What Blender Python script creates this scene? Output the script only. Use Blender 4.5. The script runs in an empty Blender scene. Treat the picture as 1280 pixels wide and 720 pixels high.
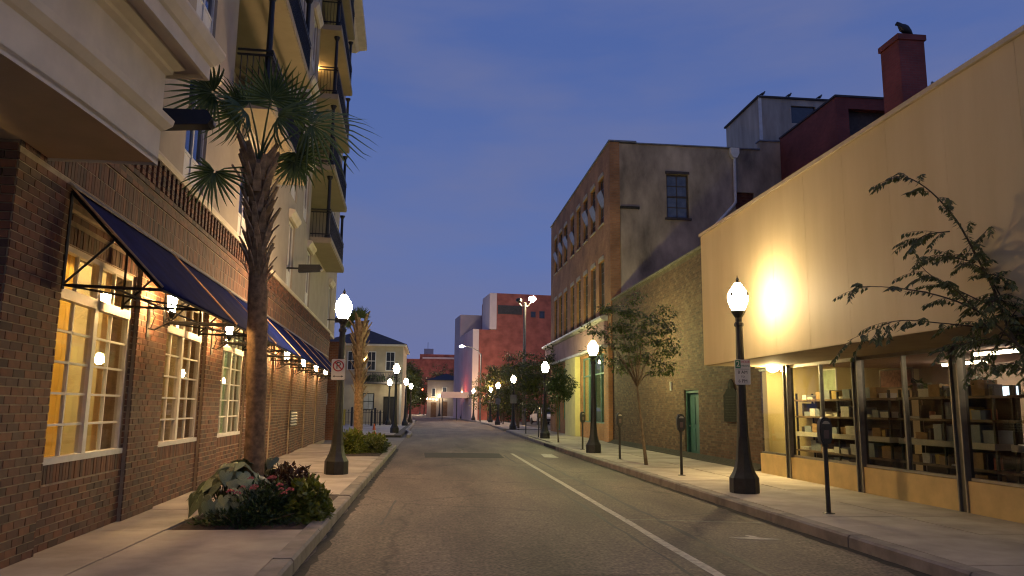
import bpy, math, random
from mathutils import Vector, Matrix
R = math.radians
SC = bpy.context.scene
COL = SC.collection
rnd = random.Random(7)

# ------------------------------------------------------------------ camera
cam = bpy.data.objects.new('camera', bpy.data.cameras.new('camera'))
COL.objects.link(cam)
cam.data.sensor_width = 36.0
cam.data.lens = 950 / 1280 * 36
cam.data.clip_start = 0.1
cam.data.clip_end = 3000
_p, _r = math.atan(151.2 / 950), 0.012
_t = math.atan(101.2 * math.cos(_p) / 950)
F = Vector((math.sin(_t) * math.cos(_p), math.cos(_t) * math.cos(_p), math.sin(_p)))
R0 = Vector((math.cos(_t), -math.sin(_t), 0)); U0 = R0.cross(F)
RR = R0 * math.cos(_r) + U0 * math.sin(_r); UU = U0 * math.cos(_r) - R0 * math.sin(_r)
m = Matrix((RR, UU, -F)).transposed().to_4x4()
m.translation = (0, 0, 1.6)
cam.matrix_world = m
SC.camera = cam

# ------------------------------------------------------------------ sky and exposure
W = bpy.data.worlds.new('World'); SC.world = W; W.use_nodes = True
nt = W.node_tree; nt.nodes.clear()
def wn(t, **k):
    n = nt.nodes.new(t)
    for a, b in k.items(): setattr(n, a, b)
    return n
out = wn('ShaderNodeOutputWorld'); bg = wn('ShaderNodeBackground'); tc = wn('ShaderNodeTexCoord')
sep = wn('ShaderNodeSeparateXYZ'); nt.links.new(tc.outputs['Generated'], sep.inputs[0])
ramp = wn('ShaderNodeValToRGB'); nt.links.new(sep.outputs['Z'], ramp.inputs[0])
e = ramp.color_ramp.elements
e[0].position = 0.0; e[0].color = (0.118, 0.124, 0.235, 1)
e[1].position = 1.0; e[1].color = (0.045, 0.075, 0.24, 1)
for pos, c in ((0.07, (0.098, 0.116, 0.240, 1)), (0.2, (0.076, 0.114, 0.270, 1)), (0.45, (0.053, 0.090, 0.245, 1))):
    el = ramp.color_ramp.elements.new(pos); el.color = c
mp = wn('ShaderNodeMapping'); mp.inputs['Scale'].default_value = (1.3, 1.3, 5.0)
nt.links.new(tc.outputs['Generated'], mp.inputs[0])
nz = wn('ShaderNodeTexNoise'); nz.inputs['Scale'].default_value = 2.6; nz.inputs['Detail'].default_value = 7; nz.inputs['Roughness'].default_value = 0.5
nt.links.new(mp.outputs[0], nz.inputs['Vector'])
r2 = wn('ShaderNodeValToRGB'); r2.color_ramp.elements[0].position = 0.40; r2.color_ramp.elements[1].position = 0.66
nt.links.new(nz.outputs['Fac'], r2.inputs[0])
mx = wn('ShaderNodeMix', data_type='RGBA')
mfac = wn('ShaderNodeMath', operation='MULTIPLY'); mfac.inputs[1].default_value = 0.55
nt.links.new(r2.outputs[0], mfac.inputs[0]); nt.links.new(mfac.outputs[0], mx.inputs[0])
nt.links.new(ramp.outputs[0], mx.inputs[6]); mx.inputs[7].default_value = (0.106, 0.120, 0.225, 1)
nt.links.new(mx.outputs[2], bg.inputs[0]); bg.inputs[1].default_value = 0.80
nt.links.new(bg.outputs[0], out.inputs[0])
vs = SC.view_settings
vs.view_transform = 'Standard'; vs.look = 'None'; vs.exposure = 0.9; vs.gamma = 1.0
SC.render.engine = 'CYCLES'
SC.cycles.use_denoising = True; SC.cycles.filter_width = 1.2
SC.cycles.max_bounces = 5; SC.cycles.diffuse_bounces = 3; SC.cycles.glossy_bounces = 3; SC.cycles.transparent_max_bounces = 12
SC.cycles.caustics_reflective = False; SC.cycles.caustics_refractive = False
SC.cycles.sample_clamp_indirect = 4.0

# ------------------------------------------------------------------ materials
MATS = {}
def _n(m, t, **k):
    n = m.node_tree.nodes.new(t)
    for a, b in k.items(): setattr(n, a, b)
    return n
def col4(c): return (c[0], c[1], c[2], 1.0)
def mat(name, c, rough=0.7, scale=6.0, amt=0.25, bump=0.0, metal=0.0, c2=None, per_object=0.0, spec=0.5, detail=5, per_island=0.0, stretch=None):
    """procedural: base colour broken up by noise, optional second stain colour, optional bump"""
    if name in MATS: return MATS[name]
    m = bpy.data.materials.new(name); m.use_nodes = True; MATS[name] = m
    N, Lk = m.node_tree.nodes, m.node_tree.links
    b = N['Principled BSDF']; b.inputs['Roughness'].default_value = rough; b.inputs['Metallic'].default_value = metal
    b.inputs['Specular IOR Level'].default_value = spec
    t = _n(m, 'ShaderNodeTexCoord'); z = _n(m, 'ShaderNodeTexNoise'); z.inputs['Scale'].default_value = scale; z.inputs['Detail'].default_value = detail
    z.inputs['Roughness'].default_value = 0.6
    if stretch:
        mpp = _n(m, 'ShaderNodeMapping'); mpp.inputs['Scale'].default_value = stretch; Lk.new(t.outputs['Object'], mpp.inputs[0]); Lk.new(mpp.outputs[0], z.inputs['Vector'])
    else: Lk.new(t.outputs['Object'], z.inputs['Vector'])
    mix = _n(m, 'ShaderNodeMix', data_type='RGBA')
    d = c2 if c2 else tuple(x * (1 - amt) for x in c); u = c if c2 else tuple(min(1, x * (1 + amt * .6)) for x in c)
    mr = _n(m, 'ShaderNodeMapRange'); mr.inputs[1].default_value = .32; mr.inputs[2].default_value = .68
    Lk.new(z.outputs['Fac'], mr.inputs[0]); Lk.new(mr.outputs[0], mix.inputs[0])
    mix.inputs[6].default_value = col4(d); mix.inputs[7].default_value = col4(u)
    last = mix.outputs[2]
    if per_object or per_island:
        src = _n(m, 'ShaderNodeObjectInfo').outputs['Random'] if per_object else _n(m, 'ShaderNodeNewGeometry').outputs['Random Per Island']
        a = per_object or per_island
        rr_ = _n(m, 'ShaderNodeMapRange'); rr_.inputs[3].default_value = 1 - a; rr_.inputs[4].default_value = 1 + a
        Lk.new(src, rr_.inputs[0])
        hs = _n(m, 'ShaderNodeHueSaturation'); Lk.new(last, hs.inputs['Color']); Lk.new(rr_.outputs[0], hs.inputs['Value']); last = hs.outputs[0]
    Lk.new(last, b.inputs['Base Color'])
    if bump:
        z2 = _n(m, 'ShaderNodeTexNoise'); z2.inputs['Scale'].default_value = scale * 9; z2.inputs['Detail'].default_value = 4
        Lk.new(t.outputs['Object'], z2.inputs['Vector'])
        bp = _n(m, 'ShaderNodeBump'); bp.inputs['Strength'].default_value = bump; bp.inputs['Distance'].default_value = .01
        Lk.new(z2.outputs['Fac'], bp.inputs['Height']); Lk.new(bp.outputs[0], b.inputs['Normal'])
    return m
def emit(name, c, s):
    if name in MATS: return MATS[name]
    m = bpy.data.materials.new(name); m.use_nodes = True; MATS[name] = m
    b = m.node_tree.nodes['Principled BSDF']; b.inputs['Base Color'].default_value = (.8, .8, .8, 1)
    b.inputs['Emission Color'].default_value = col4(c); b.inputs['Emission Strength'].default_value = s
    return m
def bricks_mat(name, cols, rough=.85):
    """one colour per brick (object or mesh island), slight noise inside each"""
    m = bpy.data.materials.new(name); m.use_nodes = True; MATS[name] = m
    Lk = m.node_tree.links; b = m.node_tree.nodes['Principled BSDF']; b.inputs['Roughness'].default_value = rough
    oi = _n(m, 'ShaderNodeObjectInfo'); ge = _n(m, 'ShaderNodeNewGeometry')
    ad = _n(m, 'ShaderNodeMath', operation='ADD'); Lk.new(oi.outputs['Random'], ad.inputs[0]); Lk.new(ge.outputs['Random Per Island'], ad.inputs[1])
    fr = _n(m, 'ShaderNodeMath', operation='FRACT'); Lk.new(ad.outputs[0], fr.inputs[0])
    rp = _n(m, 'ShaderNodeValToRGB'); rp.color_ramp.interpolation = 'CONSTANT'
    el = rp.color_ramp.elements
    while len(el) < len(cols): el.new(.5)
    for i, c in enumerate(cols): el[i].position = i / len(cols); el[i].color = col4(c)
    Lk.new(fr.outputs[0], rp.inputs[0])
    t = _n(m, 'ShaderNodeTexCoord'); z = _n(m, 'ShaderNodeTexNoise'); z.inputs['Scale'].default_value = 9; z.inputs['Detail'].default_value = 6
    Lk.new(t.outputs['Object'], z.inputs['Vector'])
    mr = _n(m, 'ShaderNodeMapRange'); mr.inputs[3].default_value = .55; mr.inputs[4].default_value = 1.4; Lk.new(z.outputs['Fac'], mr.inputs[0])
    hs = _n(m, 'ShaderNodeHueSaturation'); Lk.new(rp.outputs[0], hs.inputs['Color']); Lk.new(mr.outputs[0], hs.inputs['Value'])
    Lk.new(hs.outputs[0], b.inputs['Base Color'])
    bp = _n(m, 'ShaderNodeBump'); bp.inputs['Strength'].default_value = .35; bp.inputs['Distance'].default_value = .008
    Lk.new(z.outputs['Fac'], bp.inputs['Height']); Lk.new(bp.outputs[0], b.inputs['Normal'])
    return m
def brick_tex(name, c1, c2, mortar, bw=.21, bh=.08):
    """far brick: the pieces are under two pixels, so the material carries the courses"""
    m = bpy.data.materials.new(name); m.use_nodes = True; MATS[name] = m
    Lk = m.node_tree.links; b = m.node_tree.nodes['Principled BSDF']; b.inputs['Roughness'].default_value = .88
    t = _n(m, 'ShaderNodeTexCoord'); s = _n(m, 'ShaderNodeSeparateXYZ'); Lk.new(t.outputs['Object'], s.inputs[0])
    a = _n(m, 'ShaderNodeMath', operation='ADD'); Lk.new(s.outputs[0], a.inputs[0]); Lk.new(s.outputs[1], a.inputs[1])
    cb = _n(m, 'ShaderNodeCombineXYZ'); Lk.new(a.outputs[0], cb.inputs[0]); Lk.new(s.outputs[2], cb.inputs[1])
    k = _n(m, 'ShaderNodeTexBrick'); Lk.new(cb.outputs[0], k.inputs['Vector'])
    k.inputs['Scale'].default_value = 1.0; k.inputs['Brick Width'].default_value = bw; k.inputs['Row Height'].default_value = bh
    k.inputs['Mortar Size'].default_value = .007; k.inputs['Color1'].default_value = col4(c1); k.inputs['Color2'].default_value = col4(c2); k.inputs['Mortar'].default_value = col4(mortar)
    z = _n(m, 'ShaderNodeTexNoise'); z.inputs['Scale'].default_value = .9; z.inputs['Detail'].default_value = 6; Lk.new(t.outputs['Object'], z.inputs['Vector'])
    mr = _n(m, 'ShaderNodeMapRange'); mr.inputs[1].default_value = .3; mr.inputs[2].default_value = .7; mr.inputs[3].default_value = .6; mr.inputs[4].default_value = 1.2; Lk.new(z.outputs['Fac'], mr.inputs[0])
    hs = _n(m, 'ShaderNodeHueSaturation'); Lk.new(k.outputs[0], hs.inputs['Color']); Lk.new(mr.outputs[0], hs.inputs['Value'])
    Lk.new(hs.outputs[0], b.inputs['Base Color'])
    return m
def glass_mat(name, tint=(.85, .88, .86), refl=.12):
    m = bpy.data.materials.new(name); m.use_nodes = True; MATS[name] = m
    N, Lk = m.node_tree.nodes, m.node_tree.links; N.remove(N['Principled BSDF'])
    o = N['Material Output']; tr = _n(m, 'ShaderNodeBsdfTransparent'); tr.inputs[0].default_value = col4(tint)
    gl = _n(m, 'ShaderNodeBsdfGlossy'); gl.inputs['Roughness'].default_value = .02; gl.inputs['Color'].default_value = (.9, .9, .9, 1)
    lw = _n(m, 'ShaderNodeLayerWeight'); lw.inputs['Blend'].default_value = .5; fr = _n(m, 'ShaderNodeMath', operation='POWER'); fr.inputs[1].default_value = 5.0; Lk.new(lw.outputs['Facing'], fr.inputs[0])
    ml = _n(m, 'ShaderNodeMath', operation='MULTIPLY'); ml.inputs[1].default_value = .8; Lk.new(fr.outputs[0], ml.inputs[0])
    ad = _n(m, 'ShaderNodeMath', operation='ADD', use_clamp=True); ad.inputs[1].default_value = refl; Lk.new(ml.outputs[0], ad.inputs[0])
    mxs = _n(m, 'ShaderNodeMixShader'); Lk.new(ad.outputs[0], mxs.inputs[0]); Lk.new(tr.outputs[0], mxs.inputs[1]); Lk.new(gl.outputs[0], mxs.inputs[2])
    Lk.new(mxs.outputs[0], o.inputs[0])
    return m
def leaf_mat(name, c, c2, trans=.25, rough=.5):
    m = bpy.data.materials.new(name); m.use_nodes = True; MATS[name] = m
    Lk = m.node_tree.links; b = m.node_tree.nodes['Principled BSDF']; b.inputs['Roughness'].default_value = rough
    g = _n(m, 'ShaderNodeNewGeometry'); rp = _n(m, 'ShaderNodeValToRGB')
    rp.color_ramp.elements[0].color = col4(c); rp.color_ramp.elements[1].color = col4(c2)
    Lk.new(g.outputs['Random Per Island'], rp.inputs[0]); Lk.new(rp.outputs[0], b.inputs['Base Color'])
    o = m.node_tree.nodes['Material Output']; t = _n(m, 'ShaderNodeBsdfTranslucent'); Lk.new(rp.outputs[0], t.inputs[0])
    mxs = _n(m, 'ShaderNodeMixShader'); mxs.inputs[0].default_value = trans
    Lk.new(b.outputs[0], mxs.inputs[1]); Lk.new(t.outputs[0], mxs.inputs[2]); Lk.new(mxs.outputs[0], o.inputs[0])
    return m

# ------------------------------------------------------------------ mesh builder
class MB:
    def __init__(s): s.v = []; s.f = []
    def quad(s, a, b, c, d):
        i = len(s.v); s.v += [tuple(a), tuple(b), tuple(c), tuple(d)]; s.f.append((i, i + 1, i + 2, i + 3)); return s
    def tri(s, a, b, c):
        i = len(s.v); s.v += [tuple(a), tuple(b), tuple(c)]; s.f.append((i, i + 1, i + 2)); return s
    def box(s, x0, x1, y0, y1, z0, z1):
        i = len(s.v)
        s.v += [(x0, y0, z0), (x1, y0, z0), (x1, y1, z0), (x0, y1, z0), (x0, y0, z1), (x1, y0, z1), (x1, y1, z1), (x0, y1, z1)]
        for q in ((3, 2, 1, 0), (4, 5, 6, 7), (0, 1, 5, 4), (1, 2, 6, 5), (2, 3, 7, 6), (3, 0, 4, 7)): s.f.append(tuple(i + k for k in q))
        return s
    def obox(s, c, sx, sy, sz, rot=None):
        n = len(s.v); s.box(-sx / 2, sx / 2, -sy / 2, sy / 2, -sz / 2, sz / 2)
        M = rot if rot is not None else Matrix.Identity(3)
        for k in range(n, len(s.v)): s.v[k] = tuple(M @ Vector(s.v[k]) + Vector(c))
        return s
    def prism(s, poly, a, b, axis='y'):
        """poly: 2-D outline extruded from a to b along axis"""
        n = len(poly); i = len(s.v)
        def P(p, t): return (p[0], t, p[1]) if axis == 'y' else ((t, p[0], p[1]) if axis == 'x' else (p[0], p[1], t))
        s.v += [P(p, a) for p in poly] + [P(p, b) for p in poly]
        s.f.append(tuple(range(i, i + n))); s.f.append(tuple(range(i + 2 * n - 1, i + n - 1, -1)))
        for k in range(n): s.f.append((i + k, i + (k + 1) % n, i + n + (k + 1) % n, i + n + k))
        return s
    def lathe(s, prof, n=12, c=(0, 0, 0), a0=0.0, sx=1, sy=1):
        i = len(s.v)
        for r, z in prof:
            for k in range(n):
                a = a0 + 2 * math.pi * k / n; s.v.append((c[0] + sx * r * math.cos(a), c[1] + sy * r * math.sin(a), c[2] + z))
        for j in range(len(prof) - 1):
            for k in range(n):
                p = i + j * n + k; q = i + j * n + (k + 1) % n; s.f.append((p, q, q + n, p + n))
        s.f.append(tuple(i + k for k in range(n - 1, -1, -1)))
        t = i + (len(prof) - 1) * n; s.f.append(tuple(t + k for k in range(n)))
        return s
    def tube(s, pts, rad, n=6):
        P = [Vector(p) for p in pts]; i = len(s.v)
        if not isinstance(rad, (list, tuple)): rad = [rad] * len(P)
        up = None
        for k, p in enumerate(P):
            d = (P[min(k + 1, len(P) - 1)] - P[max(k - 1, 0)]).normalized()
            if up is None: up = Vector((0, 0, 1)) if abs(d.z) < .9 else Vector((1, 0, 0))
            a = d.cross(up).normalized(); b = a.cross(d).normalized(); up = b
            for j in range(n):
                t = 2 * math.pi * j / n; s.v.append(tuple(p + (a * math.cos(t) + b * math.sin(t)) * rad[k]))
        for k in range(len(P) - 1):
            for j in range(n):
                q = i + k * n + j; w = i + k * n + (j + 1) % n; s.f.append((q, w, w + n, q + n))
        s.f.append(tuple(i + j for j in range(n - 1, -1, -1))); t = i + (len(P) - 1) * n; s.f.append(tuple(t + j for j in range(n)))
        return s
    def leaf(s, p, d, nrm, L, w):
        """a folded four-sided leaf"""
        d = d.normalized(); sd = d.cross(nrm)
        if sd.length < 1e-4: sd = d.orthogonal()
        sd.normalize(); nn = sd.cross(d)
        a = p; b = p + d * L * .45 + sd * w * .5 - nn * w * .12; c = p + d * L; e_ = p + d * L * .45 - sd * w * .5 - nn * w * .12
        i = len(s.v); s.v += [tuple(a), tuple(b), tuple(c), tuple(e_)]; s.f += [(i, i + 1, i + 2), (i, i + 2, i + 3)]
    def build(s, name, material, parent=None, smooth=False, kind=None, label=None, mats=None):
        me = bpy.data.meshes.new(name); me.from_pydata(s.v, [], s.f); me.update()
        if material is not None: me.materials.append(material)
        o = bpy.data.objects.new(name, me); COL.objects.link(o)
        if parent is not None: o.parent = parent
        if smooth: me.polygons.foreach_set('use_smooth', [True] * len(me.polygons)); me.update()
        if kind: o['kind'] = kind
        if label: o['label'] = label
        return o
def tag(o, label, cat, group=None):
    o['label'] = label; o['category'] = cat
    if group: o['group'] = group
    return o
def thing(name, label, cat, loc=(0, 0, 0), rz=0, group=None):
    o = bpy.data.objects.new(name, None); COL.objects.link(o); o.location = loc; o.rotation_euler = (0, 0, rz); o.empty_display_size = .2
    return tag(o, label, cat, group)
def struct(name, loc=(0, 0, 0), rz=0):
    o = bpy.data.objects.new(name, None); COL.objects.link(o); o.location = loc; o.rotation_euler = (0, 0, rz); o['kind'] = 'structure'; return o
def copy_tree(o, parent=None):
    c = o.copy(); COL.objects.link(c)
    if parent is not None: c.parent = parent
    for ch in list(o.children): copy_tree(ch, c)
    return c
def inst(src_mesh, name, parent, loc, rot=(0, 0, 0), scale=None, label=None):
    o = bpy.data.objects.new(name, src_mesh); COL.objects.link(o); o.parent = parent; o.location = loc; o.rotation_euler = rot
    if scale: o.scale = scale
    if label: o['label'] = label
    return o
def slot(o, m):
    o.material_slots[0].link = 'OBJECT'; o.material_slots[0].material = m
def text(body, size, material, parent, loc, rot, name='lettering', extrude=.0015, align='CENTER', xs=1.0):
    cu = bpy.data.curves.new(name, 'FONT'); cu.body = body; cu.size = size; cu.align_x = align; cu.align_y = 'CENTER'; cu.extrude = extrude; cu.resolution_u = 2
    tmp = bpy.data.objects.new(name, cu); COL.objects.link(tmp); me = bpy.data.meshes.new_from_object(tmp.evaluated_get(bpy.context.evaluated_depsgraph_get()))
    bpy.data.objects.remove(tmp); me.materials.clear(); me.materials.append(material); o = bpy.data.objects.new(name, me); COL.objects.link(o); o.parent = parent; o.location = loc; o.rotation_euler = rot; o.scale = (xs, 1, 1)
    return o
def holes_wall(mb, u0, u1, z0, z1, holes, fn):
    """cut a rectangle into boxes round its openings; fn(mb,u0,u1,z0,z1) lays one box"""
    zs = sorted({z0, z1} | {h[2] for h in holes if z0 < h[2] < z1} | {h[3] for h in holes if z0 < h[3] < z1})
    for a, b in zip(zs, zs[1:]):
        zc = (a + b) / 2; u = u0
        for h in sorted(h for h in holes if h[2] < zc < h[3]):
            if h[0] > u: fn(mb, u, min(h[0], u1), a, b)
            u = max(u, h[1])
        if u < u1: fn(mb, u, u1, a, b)
def lay_bricks(u0, u1, z0, z1, holes, L=.2, H=.067, gap=.013, rng=None):
    """running-bond bricks as (u0,u1,z0,z1,full) clipped round openings"""
    out_ = []; row = 0; z = z0
    while z + H <= z1 + 1e-6:
        u = u0 - (L + gap) * (.5 if row % 2 else 0)
        hs = [h for h in holes if h[2] < z + H - .005 and h[3] > z + .005]
        while u < u1:
            segs = [(max(u, u0), min(u + L, u1))]
            for h in hs:
                ns = []
                for a, b in segs:
                    if h[1] <= a or h[0] >= b: ns.append((a, b))
                    else:
                        if h[0] > a: ns.append((a, h[0]))
                        if h[1] < b: ns.append((h[1], b))
                segs = ns
            for a, b in segs:
                if b - a > .02: out_.append((a, b, z, z + H, abs(b - a - L) < 1e-4))
            u += L + gap
        z += H + gap; row += 1
    return out_

# palette
asphalt = mat('asphalt', (.062, .055, .047), .9, 1.1, .35, bump=.6)
conc = mat('sidewalk_concrete', (.38, .33, .27), .88, 1.3, .30, bump=.35, per_object=.10)
kerbm = mat('kerb_concrete', (.25, .22, .185), .9, 2.5, .35, bump=.4, per_object=.12)
joint = mat('joint_dirt', (.05, .045, .04), .95, 5, .3)
mortar = mat('mortar', (.33, .26, .185), .95, 6, .3)
paintw = mat('road_paint', (.60, .56, .47), .8, 11, .25, bump=.2, c2=(.27, .235, .19), detail=9)
brickL = bricks_mat('house_bricks', [(.135, .055, .034), (.100, .042, .028), (.170, .072, .040), (.060, .032, .024), (.125, .056, .036), (.150, .058, .030), (.085, .044, .032), (.110, .062, .042)])
brickR = bricks_mat('old_bricks', [(.105, .054, .032), (.088, .044, .028), (.120, .066, .038), (.070, .038, .027), (.100, .056, .034), (.135, .084, .050)])
stucco = mat('cream_stucco', (.37, .31, .245), .9, 1.5, .12, bump=.25)
trim = mat('cream_trim', (.62, .54, .43), .75, 2.5, .12, bump=.08)
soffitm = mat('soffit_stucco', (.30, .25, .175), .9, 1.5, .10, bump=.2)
whitef = mat('white_frame', (.62, .60, .56), .5, 5, .12)
greyf = mat('bronze_frame', (.13, .125, .10), .4, 6, .2, metal=.6)
alu = mat('aluminium_frame', (.30, .275, .225), .4, 8, .15, metal=.7)
black = mat('black_iron', (.012, .012, .013), .45, 8, .35, metal=.2)
lampm = mat('lamp_post_iron', (.020, .020, .017), .5, 12, .4, bump=.1)
navy = mat('navy_canvas', (.006, .012, .080), .95, 4, .3, bump=.15, spec=.02)
tan = mat('tan_piping', (.36, .24, .14), .7, 9, .2)
flash = mat('metal_flashing', (.42, .40, .38), .35, 14, .5, metal=.8, bump=.3)
yell = mat('yellow_render', (.66, .53, .30), .65, 1.0, .22, bump=.16, spec=.2, c2=(.57, .445, .235), stretch=(1.3, 1.3, .22), detail=8)
yell2 = mat('yellow_panel', (.60, .42, .16), .6, 2.5, .16, bump=.10)
stain = mat('old_stucco', (.54, .42, .29), .95, .75, .5, bump=.3, c2=(.15, .115, .082), detail=10, stretch=(1.0, 1.0, .45))
brickF = brick_tex('orange_brick', (.42, .20, .085), (.34, .155, .068), (.30, .20, .12))
brickD = brick_tex('dark_red_brick', (.22, .052, .038), (.18, .042, .032), (.15, .06, .048))
brickX = brick_tex('far_red_brick', (.38, .112, .080), (.34, .10, .074), (.30, .12, .09), .6, .25)
chimm = brick_tex('chimney_brick', (.30, .070, .050), (.25, .058, .042), (.22, .09, .07))
pinkw = mat('pale_pink_render', (.62, .48, .45), .9, .4, .12)
greyp = mat('grey_metal_siding', (.50, .44, .35), .7, .9, .25, bump=.1, c2=(.28, .235, .18), stretch=(1.5, 1.5, .3))
glass = glass_mat('window_glass', (.90, .91, .88), .005)
shopgl = glass_mat('shop_glass', (.86, .87, .83), .03)
darkgl = mat('dark_pane', (.030, .034, .045), .08, 3, .3, spec=.8)
skygl = mat('sky_pane', (.10, .13, .22), .05, 3, .15, metal=.9)
soil = mat('mulch_soil', (.055, .036, .024), .95, 9, .45, bump=.9)
bark = mat('tree_bark', (.13, .095, .06), .95, 9, .4, bump=.6)
palmb = mat('palm_bark', (.28, .18, .095), .95, 14, .5, bump=.9)
palmboot = mat('palm_leaf_base', (.36, .255, .145), .9, 9, .5, bump=.5, per_object=.3)
leafp = leaf_mat('palm_leaf', (.045, .085, .030), (.105, .15, .055))
leafd = leaf_mat('dark_leaf', (.028, .050, .014), (.070, .10, .026))
leafy = leaf_mat('street_tree_leaf', (.040, .060, .010), (.11, .115, .02))
leafl = leaf_mat('lime_leaf', (.085, .125, .012), (.20, .21, .03))
leafg = leaf_mat('shrub_leaf', (.020, .048, .012), (.055, .085, .018))
leafr = leaf_mat('dark_red_leaf', (.040, .022, .012), (.095, .045, .018))
pinkf = leaf_mat('pink_petal', (.48, .10, .12), (.62, .22, .22))
tealp = mat('teal_door_paint', (.025, .085, .070), .5, 4, .3)
slate = mat('dark_roof_shingle', (.055, .050, .055), .9, 3, .3, bump=.4)
signw = mat('sign_white', (.66, .64, .58), .45, 7, .08)
signk = mat('sign_black', (.02, .02, .02), .5, 5, .1)
signr = mat('sign_red', (.42, .03, .03), .5, 5, .1)
signg = mat('sign_green', (.02, .16, .08), .5, 5, .1)

# ================================================================== THE GROUND
def strip(name, left, right, z, material, parent=None, kind='structure'):
    mb = MB()
    for (a, b), (c, d) in zip(zip(left, right), zip(left[1:], right[1:])):
        mb.quad((a[0], a[1], z), (b[0], b[1], z), (d[0], d[1], z), (c[0], c[1], z))
    return mb.build(name, material, parent, kind=kind)
gmb = MB(); gmb.quad((-400, -60, -.03), (400, -60, -.03), (400, 900, -.03), (-400, 900, -.03))
gmb.build('ground', mat('far_paving', (.10, .09, .08), .95, .3, .3), kind='structure')
CURB_R = [(5.05, -12), (5.05, 28), (5.2, 42), (5.5, 58), (5.75, 75), (5.5, 90), (4.2, 110), (1.4, 139), (-3.0, 185), (-30, 330)]
CURB_L = [(-1.26, -12), (-1.26, 28), (-1.30, 42), (-1.36, 58), (-1.40, 75), (-1.6, 90), (-2.8, 110), (-5.2, 139), (-9.5, 185), (-36, 330)]
road = strip('road', CURB_L, CURB_R, 0.0, asphalt)
# road material: traffic-darkened patches and long tar seams
rm = bpy.data.materials.new('road_asphalt'); rm.use_nodes = True
_N, _L = rm.node_tree.nodes, rm.node_tree.links; _b = _N['Principled BSDF']; _b.inputs['Roughness'].default_value = .8
_t = _n(rm, 'ShaderNodeTexCoord')
_m1 = _n(rm, 'ShaderNodeMapping'); _m1.inputs['Scale'].default_value = (1.0, .22, 1); _L.new(_t.outputs['Object'], _m1.inputs[0])
_z1 = _n(rm, 'ShaderNodeTexNoise'); _z1.inputs['Scale'].default_value = .9; _z1.inputs['Detail'].default_value = 8; _L.new(_m1.outputs[0], _z1.inputs['Vector'])
_z2 = _n(rm, 'ShaderNodeTexNoise'); _z2.inputs['Scale'].default_value = 26; _z2.inputs['Detail'].default_value = 4; _L.new(_t.outputs['Object'], _z2.inputs['Vector'])
_vo = _n(rm, 'ShaderNodeTexVoronoi', feature='DISTANCE_TO_EDGE'); _vo.inputs['Scale'].default_value = .34
_wz = _n(rm, 'ShaderNodeTexNoise'); _wz.inputs['Scale'].default_value = 1.6; _wz.inputs['Detail'].default_value = 5; _L.new(_t.outputs['Object'], _wz.inputs['Vector'])
_wm = _n(rm, 'ShaderNodeMix', data_type='VECTOR'); _wm.inputs[0].default_value = .35
_L.new(_t.outputs['Object'], _wm.inputs[4]); _L.new(_wz.outputs['Color'], _wm.inputs[5]); _L.new(_wm.outputs[1], _vo.inputs['Vector'])
_ck = _n(rm, 'ShaderNodeMapRange'); _ck.inputs[1].default_value = .0; _ck.inputs[2].default_value = .012; _ck.inputs[3].default_value = .45; _ck.inputs[4].default_value = 1.0; _L.new(_vo.outputs['Distance'], _ck.inputs[0])
_rp = _n(rm, 'ShaderNodeValToRGB'); _rp.color_ramp.elements[0].position = .34; _rp.color_ramp.elements[1].position = .66
_rp.color_ramp.elements[0].color = (.060, .043, .033, 1); _rp.color_ramp.elements[1].color = (.150, .110, .083, 1); _L.new(_z1.outputs['Fac'], _rp.inputs[0])
_mr = _n(rm, 'ShaderNodeMapRange'); _mr.inputs[1].default_value = .3; _mr.inputs[2].default_value = .7; _mr.inputs[3].default_value = .25; _mr.inputs[4].default_value = 1.85; _L.new(_z2.outputs['Fac'], _mr.inputs[0])
_z3 = _n(rm, 'ShaderNodeTexNoise'); _z3.inputs['Scale'].default_value = 7.5; _z3.inputs['Detail'].default_value = 7; _z3.inputs['Roughness'].default_value = .75; _L.new(_t.outputs['Object'], _z3.inputs['Vector'])
_m3 = _n(rm, 'ShaderNodeMapRange'); _m3.inputs[1].default_value = .32; _m3.inputs[2].default_value = .68; _m3.inputs[3].default_value = .55; _m3.inputs[4].default_value = 1.4; _L.new(_z3.outputs['Fac'], _m3.inputs[0])
_mq = _n(rm, 'ShaderNodeMath', operation='MULTIPLY'); _L.new(_mr.outputs[0], _mq.inputs[0]); _L.new(_m3.outputs[0], _mq.inputs[1])
_mu = _n(rm, 'ShaderNodeMath', operation='MULTIPLY'); _L.new(_mq.outputs[0], _mu.inputs[0]); _L.new(_ck.outputs[0], _mu.inputs[1])
_hs = _n(rm, 'ShaderNodeHueSaturation'); _L.new(_rp.outputs[0], _hs.inputs['Color']); _L.new(_mu.outputs[0], _hs.inputs['Value']); _L.new(_hs.outputs[0], _b.inputs['Base Color'])
_bp = _n(rm, 'ShaderNodeBump'); _bp.inputs['Strength'].default_value = .8; _bp.inputs['Distance'].default_value = .012; _L.new(_z2.outputs['Fac'], _bp.inputs['Height']); _L.new(_bp.outputs[0], _b.inputs['Normal'])
road.data.materials.clear(); road.data.materials.append(rm)

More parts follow.
